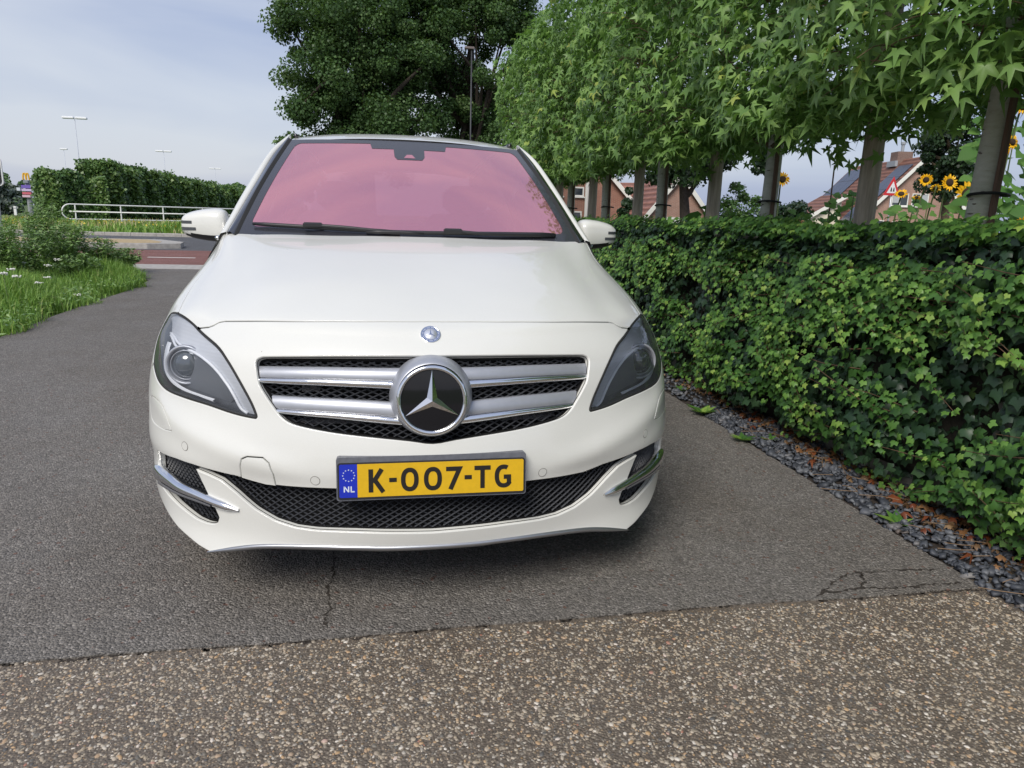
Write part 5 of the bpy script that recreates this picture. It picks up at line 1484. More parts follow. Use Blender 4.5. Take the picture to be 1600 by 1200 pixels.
def skin(name, sel, mat, parent, gap=.0024, depth=.014, label=None, roll=.0022, off=0.0, flange=True):
    """one panel: its triangles, edge rolled inward"""
    T = TR[sel]; ids = np.unique(T); mp = -np.ones(len(UV), int); mp[ids] = np.arange(len(ids)); T = mp[T]
    uv = UV[ids]
    P = S(uv[:, 0], uv[:, 1]); Nn = N(uv[:, 0], uv[:, 1])
    # orient
    fn = np.cross(P[T[:, 1]] - P[T[:, 0]], P[T[:, 2]] - P[T[:, 0]])
    fl = (fn * Nn[T[:, 0]]).sum(-1) < 0
    T[fl] = T[fl][:, ::-1]
    P = P + Nn * off
    E = np.concatenate([T[:, [0, 1]], T[:, [1, 2]], T[:, [2, 0]]])
    key = np.sort(E, 1); _, inv, cnt = np.unique(key, axis=0, return_inverse=True, return_counts=True)
    B = E[cnt[inv.ravel()] == 1]
    inn = np.zeros_like(P); w = np.zeros(len(P))
    d = P[B[:, 1]] - P[B[:, 0]]
    s = unit(np.cross(Nn[B[:, 0]], d))            # points into the panel
    np.add.at(inn, B[:, 0], s); np.add.at(inn, B[:, 1], s); np.add.at(w, B.ravel(), 1)
    bi = np.where(w > 0)[0]
    sb = unit(inn[bi])
    # edge of the whole sheet (arch, rear rim) keeps its place
    P[bi] += sb * (gap + roll)
    V = [P]; NN = [Nn]; F = [T]
    if flange:
        n0 = len(P); k = len(bi); loc = -np.ones(len(P), int); loc[bi] = np.arange(k)
        r1 = P[bi] - sb * roll * .75 - Nn[bi] * roll * .3
        r2 = P[bi] - sb * roll - Nn[bi] * roll * 1.1
        r3 = P[bi] - sb * roll * .9 - Nn[bi] * depth
        V += [r1, r2, r3]; NN += [unit(Nn[bi] - sb * .7), unit(Nn[bi] * .3 - sb), unit(-sb)]
        b0, b1 = loc[B[:, 0]], loc[B[:, 1]]
        F2 = [np.c_[B[:, 1], B[:, 0], n0 + b0, n0 + b1]]
        for q in range(2): F2.append(np.c_[n0 + q * k + b1, n0 + q * k + b0, n0 + (q + 1) * k + b0, n0 + (q + 1) * k + b1])
        F = [T, np.concatenate(F2)]
    return part(name, np.concatenate(V), F, mat, parent, True, None, np.concatenate(NN), label)
front_u = cen[:, 0]
bumper = skin("front_bumper", lab == 0, M_WHITE, CAR, depth=.022, roll=.003)
bonnet = skin("bonnet", lab == 1, M_WHITE, CAR, depth=.005, roll=.0016)
for s in (-1, 1): skin("front_fender", (lab == 2) & (np.sign(front_u) == s), M_WHITE, CAR, depth=.005, roll=.0016)
skin("towing_eye_cover", lab == 4, M_WHITE, bumper, gap=.0011, roll=.0004)
for s in (-1, 1): skin("headlight_washer_cover", (lab == 5) & (np.sign(front_u) == s), M_WHITE, bumper, gap=.0003, roll=.0003)
# dark backing just under the seams so gaps look black, not open
for s, nm in ((0, "seam_backing"),):
    sel = (lab == 0) | (lab == 1) | (lab == 2) | (lab == 4) | (lab == 5)
    T = TR[sel]; ids = np.unique(T); mp = -np.ones(len(UV), int); mp[ids] = np.arange(len(ids))
    P = SO(UV[ids][:, 0], UV[ids][:, 1], -.009)
    part(nm, P, mp[T], M_GAP, CAR)

def uvloft(rows, n=40):
    """rows: list of (uv polyline, offset); lofted sheet"""
    G = []
    for L, o in rows:
        Q = catm(L, n); oo = o if np.isscalar(o) else np.interp(np.linspace(0, 1, n), np.linspace(0, 1, len(o)), o)
        G.append(S(Q[:, 0], Q[:, 1]) + N(Q[:, 0], Q[:, 1]) * np.reshape(oo, (-1, 1)))
    return np.array(G)
def tubeuv(b, L, off, r, n=60, k=6, closed=False):
    Q = catm(L, n); P = SO(Q[:, 0], Q[:, 1], off)
    b.tube(P, r, k, not closed)

# ---- headlights
M_HLD = pbr("headlight_housing", (.060, .065, .075), .45, grain=.15)
M_HLG = pbr("headlight_bezel_grey", (.11, .118, .132), .35, .1)
M_HLW = pbr("light_guide_white", (.80, .82, .86), .25)
k = NB("reflector_band")
_w = k.n("TexWave", Scale=30.0, wave_type='BANDS', bands_direction='Z')
k.l(k.obj(), _w.inputs["Vector"])
k.l(k.ramp(_w.outputs["Fac"], [(0, (.58, .60, .64)), (1, (.61, .63, .67))]), k.b.inputs["Base Color"]); k.b.inputs["Roughness"].default_value = .3; k.b.inputs["Metallic"].default_value = .15
M_BAND = k.m
M_PROJ = pbr("projector_glass", (.05, .058, .062), .03, coat=1.0, spec=.8)
BAND_IN = [(6.85, 9.75), (6.6, 9.15), (5.81, 8.50), (5.08, 8.13), (4.62, 7.88), (4.27, 7.60), (4.0, 7.29), (3.73, 6.86), (3.53, 6.43), (3.38, 6.08), (3.22, 5.93)]
BAND_OUT = [(6.62, 10.06), (6.25, 10.06), (5.40, 9.66), (4.72, 9.0), (4.25, 8.56), (3.95, 8.30), (3.60, 7.72), (3.32, 7.08), (3.10, 6.45), (3.0, 6.10), (2.98, 5.93)]
G_OUT = [(6.74, 8.55), (6.74, 7.94), (6.68, 7.4), (6.46, 6.96), (6.15, 6.68), (5.80, 6.47), (5.29, 6.335), (4.71, 6.26), (4.17, 6.142)]
G_IN = [(6.42, 8.5), (6.42, 7.9), (6.36, 7.40), (6.18, 7.06), (5.90, 6.76), (5.54, 6.56), (5.08, 6.43), (4.64, 6.36), (4.14, 6.275)]
EYE = [(6.62, 9.05), (5.94, 8.33), (5.31, 8.07), (4.90, 7.91)]
for s in (-1, 1):
    def sg(L): return [(s * u, v) for u, v in L]
    sel = (lab == 3) & (np.sign(front_u) == s)
    T = TR[sel]; ids = np.unique(T); mp = -np.ones(len(UV), int); mp[ids] = np.arange(len(ids)); T = mp[T]; uv = UV[ids]
    P = S(uv[:, 0], uv[:, 1]); Nn = N(uv[:, 0], uv[:, 1])
    fn = np.cross(P[T[:, 1]] - P[T[:, 0]], P[T[:, 2]] - P[T[:, 0]]); fl = (fn * Nn[T[:, 0]]).sum(-1) < 0; T[fl] = T[fl][:, ::-1]
    hl = thing("headlight", None, None, ROOT[CAR]); hl.parent = CAR; hl.location = (0, 0, 0)
    E = np.concatenate([T[:, [0, 1]], T[:, [1, 2]], T[:, [2, 0]]]); key = np.sort(E, 1)
    _, inv, cnt = np.unique(key, axis=0, return_inverse=True, return_counts=True); B = E[cnt[inv.ravel()] == 1]
    cenP = P.mean(0)
    back = P - Nn * .052
    # housing: back sheet and a wall up to the lens edge
    Vh = np.concatenate([back, P - Nn * .004]); n0 = len(P)
    part("housing", Vh, [T, np.c_[B[:, 0], B[:, 1], n0 + B[:, 1], n0 + B[:, 0]]], M_HLD, hl, True)
    part("lens", P - Nn * .0015, T, M_LENS, hl, True, normals=Nn)
    # black gasket round the lens
    HS = np.array(HL) * [s, 1]
    q0 = SO(HS[:, 0], HS[:, 1], -.0012); n0_ = N(HS[:, 0], HS[:, 1]); tt_ = unit(np.roll(q0, -1, 0) - np.roll(q0, 1, 0)); side = np.cross(n0_, tt_) * (1 if s > 0 else -1)
    ctr = q0.mean(0); flip = np.sign(((ctr - q0) * side).sum(-1).mean()); side *= flip
    G = np.array([q0 - side * .002 + n0_ * -.004, q0 + n0_ * .0006, q0 + side * .0045 + n0_ * .0004, q0 + side * .006 - n0_ * .004]); G = np.concatenate([G, G[:, :1]], 1)
    MB().grid(G).build("gasket", M_RUB, hl, True)
    MB().grid(uvloft([(sg(BAND_OUT), -.012), ([(s * (.5 * a[0] + .5 * b[0]), .5 * a[1] + .5 * b[1]) for a, b in zip(BAND_OUT, BAND_IN)], -.022), (sg(BAND_IN), -.030)], 50)).build("reflector_band", M_BAND, hl, True)
    b = MB(); tubeuv(b, sg(BAND_IN[1:]), -.026, .0048); tubeuv(b, sg(EYE), -.03, np.linspace(.006, .002, 60)); b.build("chrome_edge", M_HLW, hl, True)
    MB().grid(uvloft([(sg(G_OUT), -.036), ([(s * (.5 * a[0] + .5 * b_[0]), .5 * a[1] + .5 * b_[1]) for a, b_ in zip(G_OUT, G_IN)], -.024), (sg(G_IN), -.032)], 50)).build("light_guide", M_HLW, hl, True)
    # grey brow panel behind the lamp
    MB().grid(uvloft([(sg(BAND_IN[1:9]), -.034), (sg([(6.45, 8.0), (6.3, 7.2), (6.1, 6.75), (5.5, 6.52), (5.0, 6.45), (4.6, 6.4), (4.2, 6.3), (3.8, 6.2)]), -.05)], 30)).build("bezel", M_HLG, hl, True)
    pc = SO(s * 5.26, 7.37, -.034); ax = unit(np.array([s * .18, -1, .06]))
    MB().lathe([(.060, -.012), (.062, .0), (.058, .008), (.053, .004), (.046, -.02)], pc, ax, 32).build("projector_ring", M_SATIN, hl, True)
    MB().lathe([(.0, .016), (.012, .0152), (.024, .012), (.034, .006), (.041, -.003), (.044, -.014)], pc, ax, 32).build("projector_lens", M_PROJ, hl, True)
    MB().lathe([(.0455, .0), (.0455, .004), (.043, .004), (.043, -.004)], pc, ax, 32).build("projector_rim", M_SATIN, hl, True)

# ---- grille, slats, star
def lattice(b, poly, off, du, dv, w, t=.004, urange=(-8, 8), vrange=(0, 13), step=.05):
    slope = dv / du
    for sg_ in (-1, 1):
        k0 = int((vrange[0] - 8 * slope) / dv) - 2; k1 = int((vrange[1] + 8 * slope) / dv) + 2
        for k in range(k0, k1):
            us = np.arange(urange[0], urange[1] + 1e-6, step); vs = k * dv + sg_ * slope * us
            ok = (vs > vrange[0]) & (vs < vrange[1])
            ok &= inpoly(np.c_[us, vs], poly)
            i = 0
            while i < len(us):
                if ok[i]:
                    j = i
                    while j + 1 < len(us) and ok[j + 1]: j += 1
                    if j - i >= 1:
                        m = max(2, (j - i) // 3 + 1)
                        q = np.linspace(i, j, m); U_ = np.interp(q, np.arange(len(us)), us); V_ = k * dv + sg_ * slope * U_
                        P = SO(U_, V_, off + (.0015 if sg_ > 0 else 0))
                        Nn = N(U_, V_); T = unit(np.gradient(P, axis=0)); W = np.cross(T, Nn) * w
                        A = np.concatenate([P - W - Nn * t, P + Nn * 0, P + W - Nn * t])
                        b.add(A, [(x, x + 1, m + x + 1, m + x) for x in range(m - 1)] + [(m + x, m + x + 1, 2 * m + x + 1, 2 * m + x) for x in range(m - 1)])
                    i = j + 1
                else: i += 1
def cavity(name, poly, d0, d1, parent, mat):
    V_, T_ = patch([(poly, True)], .3, .3, (min(p[0] for p in poly), max(p[0] for p in poly), min(p[1] for p in poly), max(p[1] for p in poly)))
    c = V_[T_].mean(1); T_ = T_[inpoly(c, poly)]
    D = np.array(dens(poly, .08)); k = len(D)
    P0 = SO(V_[:, 0], V_[:, 1], d1); w0 = SO(D[:, 0], D[:, 1], d0); w1 = SO(D[:, 0], D[:, 1], d1)
    n0 = len(P0); i = np.arange(k); j = (i + 1) % k
    return part(name, np.concatenate([P0, w0, w1]), [T_, np.c_[n0 + i, n0 + j, n0 + k + j, n0 + k + i]], mat, parent)
def grow(poly, k):
    P = np.array(poly); return [tuple(p) for p in P]
b = MB(); lattice(b, GR, -.030, .20, .21, .0024, .005, (-3, 3), (5.1, 8.4))
grille = b.build("grille", M_MESH, CAR)
cavity("grille_cavity", GR, -.02, -.11, grille, M_CAV)
# faint crash bar and sensor boxes seen through the mesh
MB().box((0, .16, .585), (.86, .03, .014)).box((-.34, .17, .70), (.05, .04, .05)).box((.30, .17, .71), (.05, .04, .05)).build("crash_bar", pbr("crash_bar_grey", (.22, .2, .2), .6), grille)
def sym(L): return [(-u, v) for u, v in L[::-1]] + [(0, L[0][1] + (L[0][1] - L[1][1]) * .05)] + L
SL = [dict(t=[(.41, 7.93), (1.1, 7.91), (1.9, 7.855), (2.93, 7.71)], m=[(.47, 7.36), (1.1, 7.365), (1.9, 7.355), (2.92, 7.245)], b=[(.53, 7.04), (1.1, 7.085), (1.9, 7.095), (2.93, 7.038)]),
      dict(t=[(.57, 6.58), (1.0, 6.625), (1.62, 6.655), (2.685, 6.638)], m=[(.55, 6.085), (1.0, 6.145), (1.62, 6.19), (2.63, 6.196)], b=[(.45, 5.796), (1.0, 5.88), (1.62, 5.97), (2.575, 6.03)])]
for d_ in SL:
    t_, m_, b_ = sym(d_["t"]), sym(d_["m"]), sym(d_["b"])
    mid = lambda A, B, f: [(a[0] + (c[0] - a[0]) * f, a[1] + (c[1] - a[1]) * f) for a, c in zip(A, B)]
    o = MB().grid(uvloft([(t_, -.034), (t_, -.022), (mid(t_, m_, .08), -.016), (mid(t_, m_, .5), -.012), (mid(t_, m_, .92), -.010), (m_, -.012), (m_, -.018)], 70)).build("slat", M_SATIN, grille, True)
    MB().grid(uvloft([(m_, -.019), (mid(m_, b_, .1), -.010), (mid(m_, b_, .45), -.006), (mid(m_, b_, .9), -.010), (b_, -.016), (b_, -.032)], 70)).build("chrome_strip", M_CHROME, grille, True)
# star badge
BC = at(675.2, 625.8, 1, .000); bax = unit(np.array([-.02, -1, .10]))
bx = unit(np.cross(np.array([0, 0, 1.0]), bax)) * -1; by = np.cross(bax, bx) * 1
by = unit(np.array([0, 0, 1.0]) - bax * bax[2]); bx = np.cross(by, bax)
R_B = .0945
bad = thing("star_badge", None, None, ROOT[CAR]); bad.parent = CAR; bad.location = (0, 0, 0)
MB().lathe([(.118, -.075), (.116, -.05), (.112, -.03), (.106, -.012), (R_B + .005, -.002), (R_B + .002, -.001)], BC + np.array([0, 0, .0045]), bax, 56).build("badge_housing", M_SATIN, bad, True)
MB().lathe([(R_B + .0035, -.006), (R_B + .003, .003), (R_B, .0055), (R_B - .005, .006), (R_B - .0085, .0035), (R_B - .010, -.001)], BC, bax, 64).build("ring", M_CHROME, bad, True)
MB().lathe([(0, .0015), (.03, .0012), (.06, .0004), (R_B - .008, -.001)], BC, bax, 48).build("badge_disc", pbr("badge_black", (.008, .008, .010), .06, spec=.45), bad, True)
b = MB()
def bp(x, y, h): return BC + bx * x + by * y + bax * h
Lr = R_B - .0095; wi = .0165
V, F = [bp(0, 0, .0135)], []
for i in range(3):
    a = math.radians(90 + 120 * i); a2 = math.radians(90 + 120 * i + 60)
    V.append(bp(Lr * math.cos(a), Lr * math.sin(a), .003)); V.append(bp(wi * math.cos(a2), wi * math.sin(a2), .0022))
for i in range(3):
    tip, n1, n0 = 1 + 2 * i, 2 + 2 * i, 2 + 2 * ((i + 2) % 3)
    F += [(0, n0, tip), (0, tip, n1)]
b.add(V, F); b.build("star", M_CHROME, bad)
# little bonnet emblem on the nose
ec = SO(0.0, 9.285, .0015); ea = N(0.0, 9.285); ey = unit(np.array([0, 0, 1.0]) - ea * ea[2]); ex = np.cross(ey, ea)
em = thing("nose_emblem", None, None, ROOT[CAR]); em.parent = CAR; em.location = (0, 0, 0)
M_EMB = pbr("emblem_blue_grey", (.13, .17, .30), .3); M_EMS = pbr("emblem_silver", (.72, .74, .80), .3, .6)
MB().lathe([(.029, -.004), (.029, .001), (.0275, .0022), (.026, .0015)], ec, ea, 40).build("rim", M_CHROME, em, True)
MB().lathe([(0, .0016), (.0262, .0015)], ec, ea, 40).build("enamel_ring", M_EMB, em)
MB().lathe([(0, .0026), (.0185, .0022), (.0188, .0012)], ec, ea, 32).build("centre_disc", M_EMS, em, True)
b = MB()
for i in range(3):
    a = math.radians(90 + 120 * i); d_ = ex * math.cos(a) + ey * math.sin(a); pr = -ex * math.sin(a) + ey * math.cos(a)
    b.add([ec + ea * .0045, ec + pr * .002 + d_ * .001 + ea * .003, ec + d_ * .017 + ea * .0031, ec - pr * .002 + d_ * .001 + ea * .003], [(0, 3, 2), (0, 2, 1)])
b.build("star", M_EMB, em)
b = MB()
for i in range(44):
    a = 2 * math.pi * i / 44
    if i % 4 == 3: continue
    c = ec + (ex * math.cos(a) + ey * math.sin(a)) * .0224 + ea * .0018
    d_ = ex * math.cos(a) + ey * math.sin(a); pr = -ex * math.sin(a) + ey * math.cos(a)
    b.add([c - pr * .0009 - d_ * .0016, c + pr * .0009 - d_ * .0016, c + pr * .0009 + d_ * .0016, c - pr * .0009 + d_ * .0016], [(0, 1, 2, 3)])
b.build("laurel", M_EMS, em)

# ---- lower grille, fog blades, lip, sensors
b = MB(); lattice(b, INT, -.024, .165, .235, .0017, .005, (-6.6, 6.6), (1.15, 3.75))
low = b.build("lower_grille", M_MESH, CAR)
cavity("lower_cavity", INT, -.022, -.085, low, M_CAV)
for s in (-1, 1):
    def sg(L): return [(s * u, v) for u, v in L]
    top = [(6.95, 2.45), (6.55, 2.68), (6.1, 2.72), (5.65, 2.68), (5.12, 2.53), (4.55, 2.44), (4.03, 2.28), (3.70, 2.17), (3.40, 2.0)]
    low_ = [(6.98, 2.1), (6.6, 2.06), (6.1, 2.05), (5.6, 2.05), (5.1, 2.05), (4.5, 2.015), (4.08, 1.94), (3.72, 1.87), (3.41, 1.90)]
    md = lambda f: [(a[0] + (c[0] - a[0]) * f, a[1] + (c[1] - a[1]) * f) for a, c in zip(top, low_)]
    fade = np.array([.5, .9, 1, 1, 1, 1, .95, .85, .45]); low0 = np.array([-.012] * 6 + [-.006, -.002, .0015])
    o = MB().grid(uvloft([(sg(top), low0), (sg(top), fade * .010), (sg(md(.25)), fade * .015), (sg(md(.52)), fade * .017), (sg(md(.8)), fade * .013), (sg(low_), fade * .005), (sg(low_), low0)], 90)).build("fog_blade", M_CHROME, CAR, True)
    dr = [(a, c) for a, c in zip(md(.60), md(.99))]
    A = [q[0] for q in dr][2:7]; Bq = [q[1] for q in dr][2:7]
    MB().grid(uvloft([(sg(A), .0185), (sg([(x[0] * .5 + y[0] * .5, x[1] * .5 + y[1] * .5) for x, y in zip(A, Bq)]), .0190), (sg(Bq), .008)], 40)).build("daylight_strip", pbr("daylight_lens", (.16, .165, .18), .2, coat=.6), o, True)
LIPT = [(0, .80), (.8, .825), (1.25, .845), (2.1, .82), (2.9, .69), (3.6, .43), (4.36, .05)]
LIPB = [(0, .58), (.8, .60), (1.25, .63), (2.1, .60), (2.9, .48), (3.6, .24), (4.34, .0)]
MB().grid(uvloft([(sym(LIPT[1:]), -.002), (sym(LIPT[1:]), .004), (sym([(a[0], (a[1] + c[1]) / 2) for a, c in zip(LIPT, LIPB)][1:]), .007), (sym(LIPB[1:]), .003), (sym(LIPB[1:]), -.03)], 80)).build("front_lip", M_LIP, CAR, True)
for (u_, v_) in ((-4.84, 4.44), (-1.92, 3.555), (1.92, 3.555), (4.84, 4.44)):
    c = SO(u_, v_, 0.0); a = N(u_, v_)
    o = MB().lathe([(.0125, .0005), (.0125, .0010), (.0, .0010)], c, a, 24).build("parking_sensor", M_WHITE, bumper)
    MB().lathe([(.0142, .0001), (.0142, .0007), (.0126, .0007), (.0126, .0001)], c, a, 24).build("sensor_seam", pbr("sensor_seam_grey", (.22, .21, .19), .6), o)

# ---- licence plate
c0, c1 = at(527.6, 723, 1, .010), at(818.5, 714, 1, .010); c2, c3 = at(530, 777.6, 1, -.001), at(817, 765, 1, -.001)
half = .26
zt_, zb_ = .5 * (c0[2] + c1[2]), .5 * (c2[2] + c3[2])
O = np.array([0, .004, (zt_ + zb_) / 2]); py_ = unit(np.array([0, .011, zt_ - zb_])); pz_ = np.array([0, -py_[2], py_[1]]); px_ = np.array([1.0, 0, 0])
PH = (zt_ - zb_) / 2; print("plate half height", PH, zt_, zb_)
O = O - pz_ * -.010
def pp(x, y, h): return O + px_ * x + py_ * y + pz_ * h
plate = thing("licence_plate", None, None, ROOT[CAR]); plate.parent = CAR; plate.location = (0, 0, 0)
def plate_prism(name, poly, h0, h1, mat, par):
    k = len(poly)
    V = [pp(x, y, h0) for x, y in poly] + [pp(x, y, h1) for x, y in poly]
    T = tessellate_polygon([[Vector((p[0], p[1], 0)) for p in poly]])
    F = [tuple(t) for t in T] + [tuple(i + k for i in t) for t in T] + [(i, (i + 1) % k, k + (i + 1) % k, k + i) for i in range(k)]
    return MB().add(V, F).build(name, mat, par)
plate_prism("plate_holder", rrect(0, .0045, 2 * half + .012, 2 * PH + .025, .008), -.030, .002, M_GREYF, plate)
plate_prism("plate_border", rrect(0, -.001, 2 * half + .006, 2 * PH + .006, .008), .002, .0045, M_BLKPL, plate)
M_PLY = pbr("plate_yellow", (.66, .40, .008), .38, grain=.05); M_PLB = pbr("plate_blue", (.008, .025, .42), .38); M_PLK = pbr("plate_black", (.012, .010, .008), .4); M_PLW = pbr("plate_white", (.62, .68, .78), .4)
xl = -half + .002
xb = -half + 2 * half * .0976
plate_prism("plate_face", [(xb, -PH + .002), (half - .005, -PH + .002), (half - .002, -PH + .005), (half - .002, PH - .005), (half - .005, PH - .002), (xb, PH - .002)], .0045, .0062, M_PLY, plate)
plate_prism("blue_band", [(xb - .0005, -PH + .002), (xb - .0005, PH - .002), (xl + .003, PH - .002), (xl, PH - .005), (xl, -PH + .005), (xl + .003, -PH + .002)], .0045, .0062, M_PLB, plate)
def stroke(b, pts, w, h0, h1, closed=False, cap=0):
    P = np.array(pts, float); k = len(P)
    if closed:
        T = unit(np.roll(P, -1, 0) - np.roll(P, 1, 0)); nrm = np.c_[-T[:, 1], T[:, 0]]; mit = np.ones(k)
    else:
        d = unit(P[1:] - P[:-1]); nd = np.c_[-d[:, 1], d[:, 0]]
        nrm = np.zeros((k, 2)); nrm[0] = nd[0]; nrm[-1] = nd[-1]; mit = np.ones(k)
        for i in range(1, k - 1):
            m_ = unit(nd[i - 1] + nd[i]); nrm[i] = m_; mit[i] = 1 / max(.35, float(m_ @ nd[i]))
    A = P + nrm * (w / 2 * mit)[:, None]; B_ = P - nrm * (w / 2 * mit)[:, None]
    V = [pp(*p, h1) for p in A] + [pp(*p, h1) for p in B_] + [pp(*p, h0) for p in A] + [pp(*p, h0) for p in B_]
    F = []
    for i in range(k if closed else k - 1):
        j = (i + 1) % k
        F += [(i, j, k + j, k + i), (i, 2 * k + i, 2 * k + j, j), (k + i, k + j, 3 * k + j, 3 * k + i)]
    if not closed: F += [(0, k, 3 * k, 2 * k), (k - 1, 2 * k - 1, 4 * k - 1, 3 * k - 1)]
    b.add(V, F)
H0, H1 = .0062, .0074
SW = .0125
zlo, zhi = -PH + 2 * PH * .155, -PH + 2 * PH * .825
gh = zhi - zlo
def gx(t): return -half + 2 * half * t
def oval(cx, cz, rx, rz, a0=0, a1=360, n=36, p=2.5):
    out = []
    for i in range(n):
        a = math.radians(a0 + (a1 - a0) * i / (n - (0 if a1 - a0 == 360 else 1)))
        c, s_ = math.cos(a), math.sin(a)
        out.append((cx + rx * math.copysign(abs(c) ** (2 / p), c), cz + rz * math.copysign(abs(s_) ** (2 / p), s_)))
    return out
e2 = SW / 2; zm_ = (zlo + zhi) / 2
def char(fn):
    b = MB(); fn(b); return b.build("character", M_PLK, plate)
x0, x1 = gx(.1555), gx(.2418)
def _K(b):
    stroke(b, [(x0 + e2, zlo), (x0 + e2, zhi)], SW, H0, H1)
    stroke(b, [(x1 - e2 * 1.4, zhi), (x0 + SW * 1.0, zlo + gh * .42)], SW * .98, H0, H1 + .0002)
    stroke(b, [(x0 + SW * 1.25, zlo + gh * .56), (x1 - e2 * .8, zlo)], SW * .98, H0, H1 + .0004)
char(_K)
for a_, c_2 in ((.2638, .3035), (.6687, .7082)):
    char(lambda b: stroke(b, [(gx(a_), zm_ + .0005), (gx(c_2), zm_ + .0005)], SW * .95, H0, H1))
for a_, c_2 in ((.3259, .4202), (.4485, .5454)):
    char(lambda b: stroke(b, oval((gx(a_) + gx(c_2)) / 2, zm_, (gx(c_2) - gx(a_)) / 2 - e2, gh / 2 - e2 + .001, p=2.35, n=44), SW, H0, H1, True))
char(lambda b: stroke(b, [(gx(.5682), zhi - e2), (gx(.6529) - e2 * 1.0, zhi - e2), (gx(.5782) + e2 * 1.1, zlo)], SW, H0, H1))
def _T(b):
    stroke(b, [(gx(.7230), zhi - e2), (gx(.8120), zhi - e2)], SW, H0, H1); stroke(b, [(gx(.7675), zhi - SW), (gx(.7675), zlo)], SW, H0, H1)
char(_T)
gc = (gx(.8330) + gx(.9262)) / 2; gr = (gx(.9262) - gx(.8330)) / 2 - e2
def _G(b):
    arc_ = oval(gc + .003, zm_, gr + .002, gh / 2 - e2 + .001, 62, 318, 34, 2.3)
    stroke(b, arc_ + [(gc + gr + .0, zlo + gh * .22), (gc + gr + .0, zm_ - .002), (gc + .003, zm_ - .002)], SW, H0, H1)
char(_G)
def small(b, segs, x, z, w, h, sw):
    for s_ in segs: stroke(b, [(x + p[0] * w, z + p[1] * h) for p in s_], sw, H0, H1 - .0004)
b = MB(); bw = xb - xl
small(b, [[(0, 0), (0, 1)], [(1, 0), (1, 1)], [(.02, .98), (.98, .02)]], xl + bw * .27, -PH + 2 * PH * .185, bw * .24, 2 * PH * .165, .0034)
small(b, [[(0, 1), (0, .05)], [(-.15, .05), (1, .05)]], xl + bw * .65, -PH + 2 * PH * .185, bw * .19, 2 * PH * .165, .0034)
b.build("country_letters", M_PLW, plate)
b = MB()
for i in range(12):
    a = math.radians(30 * i); cx_, cz_ = xl + bw * .52 + .0158 * math.cos(a), -PH + 2 * PH * .66 + .0158 * math.sin(a)
    pts = [((.0026 if j % 2 == 0 else .0011) * math.cos(math.radians(90 + 36 * j)) + cx_, (.0026 if j % 2 == 0 else .0011) * math.sin(math.radians(90 + 36 * j)) + cz_) for j in range(10)]
    b.add([pp(*p, .0066) for p in pts] + [pp(cx_, cz_, .0068)], [(j, (j + 1) % 10, 10) for j in range(10)])
b.build("star_ring", M_PLW, plate)

# ---- windscreen, pillars, roof, sides
def ws(a, b):
    a = np.asarray(a, float); b = np.asarray(b, float)
    x = a * np.interp(b, [0, .35, .7, 1], [.695, .648, .597, .553])
    y = (1.045 + .10 * a * a) * (1 - b) + (1.735 + .115 * a * a) * b
    z = 1.088 * (1 - b) + (1.523 - .007 * a * a) * b + .022 * np.sin(np.pi * b) * (1 - .3 * a * a)
    return np.stack([x, y, z], -1)
A_, B_ = np.meshgrid(np.linspace(-1, 1, 41), np.linspace(-.08, 1, 25))
wscr = MB().grid(ws(A_, B_)).build("windscreen", M_WSCR, CAR, True)
def ws_n(a, b):
    e = 1e-3; n = np.cross(ws(a + e, b) - ws(a - e, b), ws(a, b + e) - ws(a, b - e)); return unit(n)
def ws_off(a, b, o): return ws(a, b) + ws_n(np.asarray(a, float), np.asarray(b, float))[...] * o
# printed black border on the glass
M_FRIT = pbr("frit_print", (.035, .036, .045), .22, coat=.4)
b = MB()
def strip(a0, a1, b0, b1, n=30, m=3, o=.0012):
    aa = np.linspace(0, 1, n); G = []
    for q in np.linspace(0, 1, m):
        G.append(ws_off(np.interp(aa, np.linspace(0, 1, len(a0)), a0) * (1 - q) + np.interp(aa, np.linspace(0, 1, len(a1)), a1) * q, np.interp(aa, np.linspace(0, 1, len(b0)), b0) * (1 - q) + np.interp(aa, np.linspace(0, 1, len(b1)), b1) * q, o))
    b.grid(np.array(G))
strip([-1, 1], [-1, 1], [1, 1], [.945, .945])
strip([-1, 1], [-1, 1], [-.08, -.08], [.055, .055])
strip([-1, -1], [-.955, -.94], [.055, .945], [.055, .945]); strip([1, 1], [.955, .94], [.055, .945], [.055, .945])
strip([-.32, .32], [-.30, .30], [.945, .945], [.875, .875], o=.0012)
def wpoly(pts, o=.0012): b.add(ws_off(np.array([p[0] for p in pts]), np.array([p[1] for p in pts]), o), [tuple(range(len(pts)))])
_r = [(.118 - .022 * (1 - math.cos(t)), .752 + .022 * (1 - math.sin(t))) for t in np.linspace(0, math.pi / 2, 6)]
for q0, q1 in ((.875, .80),):
    strip([-.125, .125], [-.118, .118], [.875, .875], [.775, .775], 12, 2)
strip([-.118, .118], [-.096, .096], [.775, .775], [.735, .735], 12, 4)
for s_ in (-1, 1):          # rounded inner corners
    for (bc, d_, k_) in ((.055, 1, .955), (.945, -1, .94)):
        rr_, rb_ = .045, .07
        arc_c = [(s_ * (k_ - rr_ + rr_ * math.cos(t)), bc + d_ * (rb_ - rb_ * math.sin(t))) for t in np.linspace(0, math.pi / 2, 7)]
        for p0_, p1_ in zip(arc_c[:-1], arc_c[1:]): wpoly([(s_ * k_, bc), p0_, p1_] if s_ * d_ < 0 else [(s_ * k_, bc), p1_, p0_])
b.build("black_border", M_FRIT, wscr)
b = MB()
def wquad(pts, o=.0022): b.add(ws_off(np.array([p[0] for p in pts]), np.array([p[1] for p in pts]), o), [tuple(range(len(pts)))])
wquad([(-.045, .755), (.045, .755), (.02, .80), (-.02, .80)])
b.build("camera_window", M_WSCR, wscr)
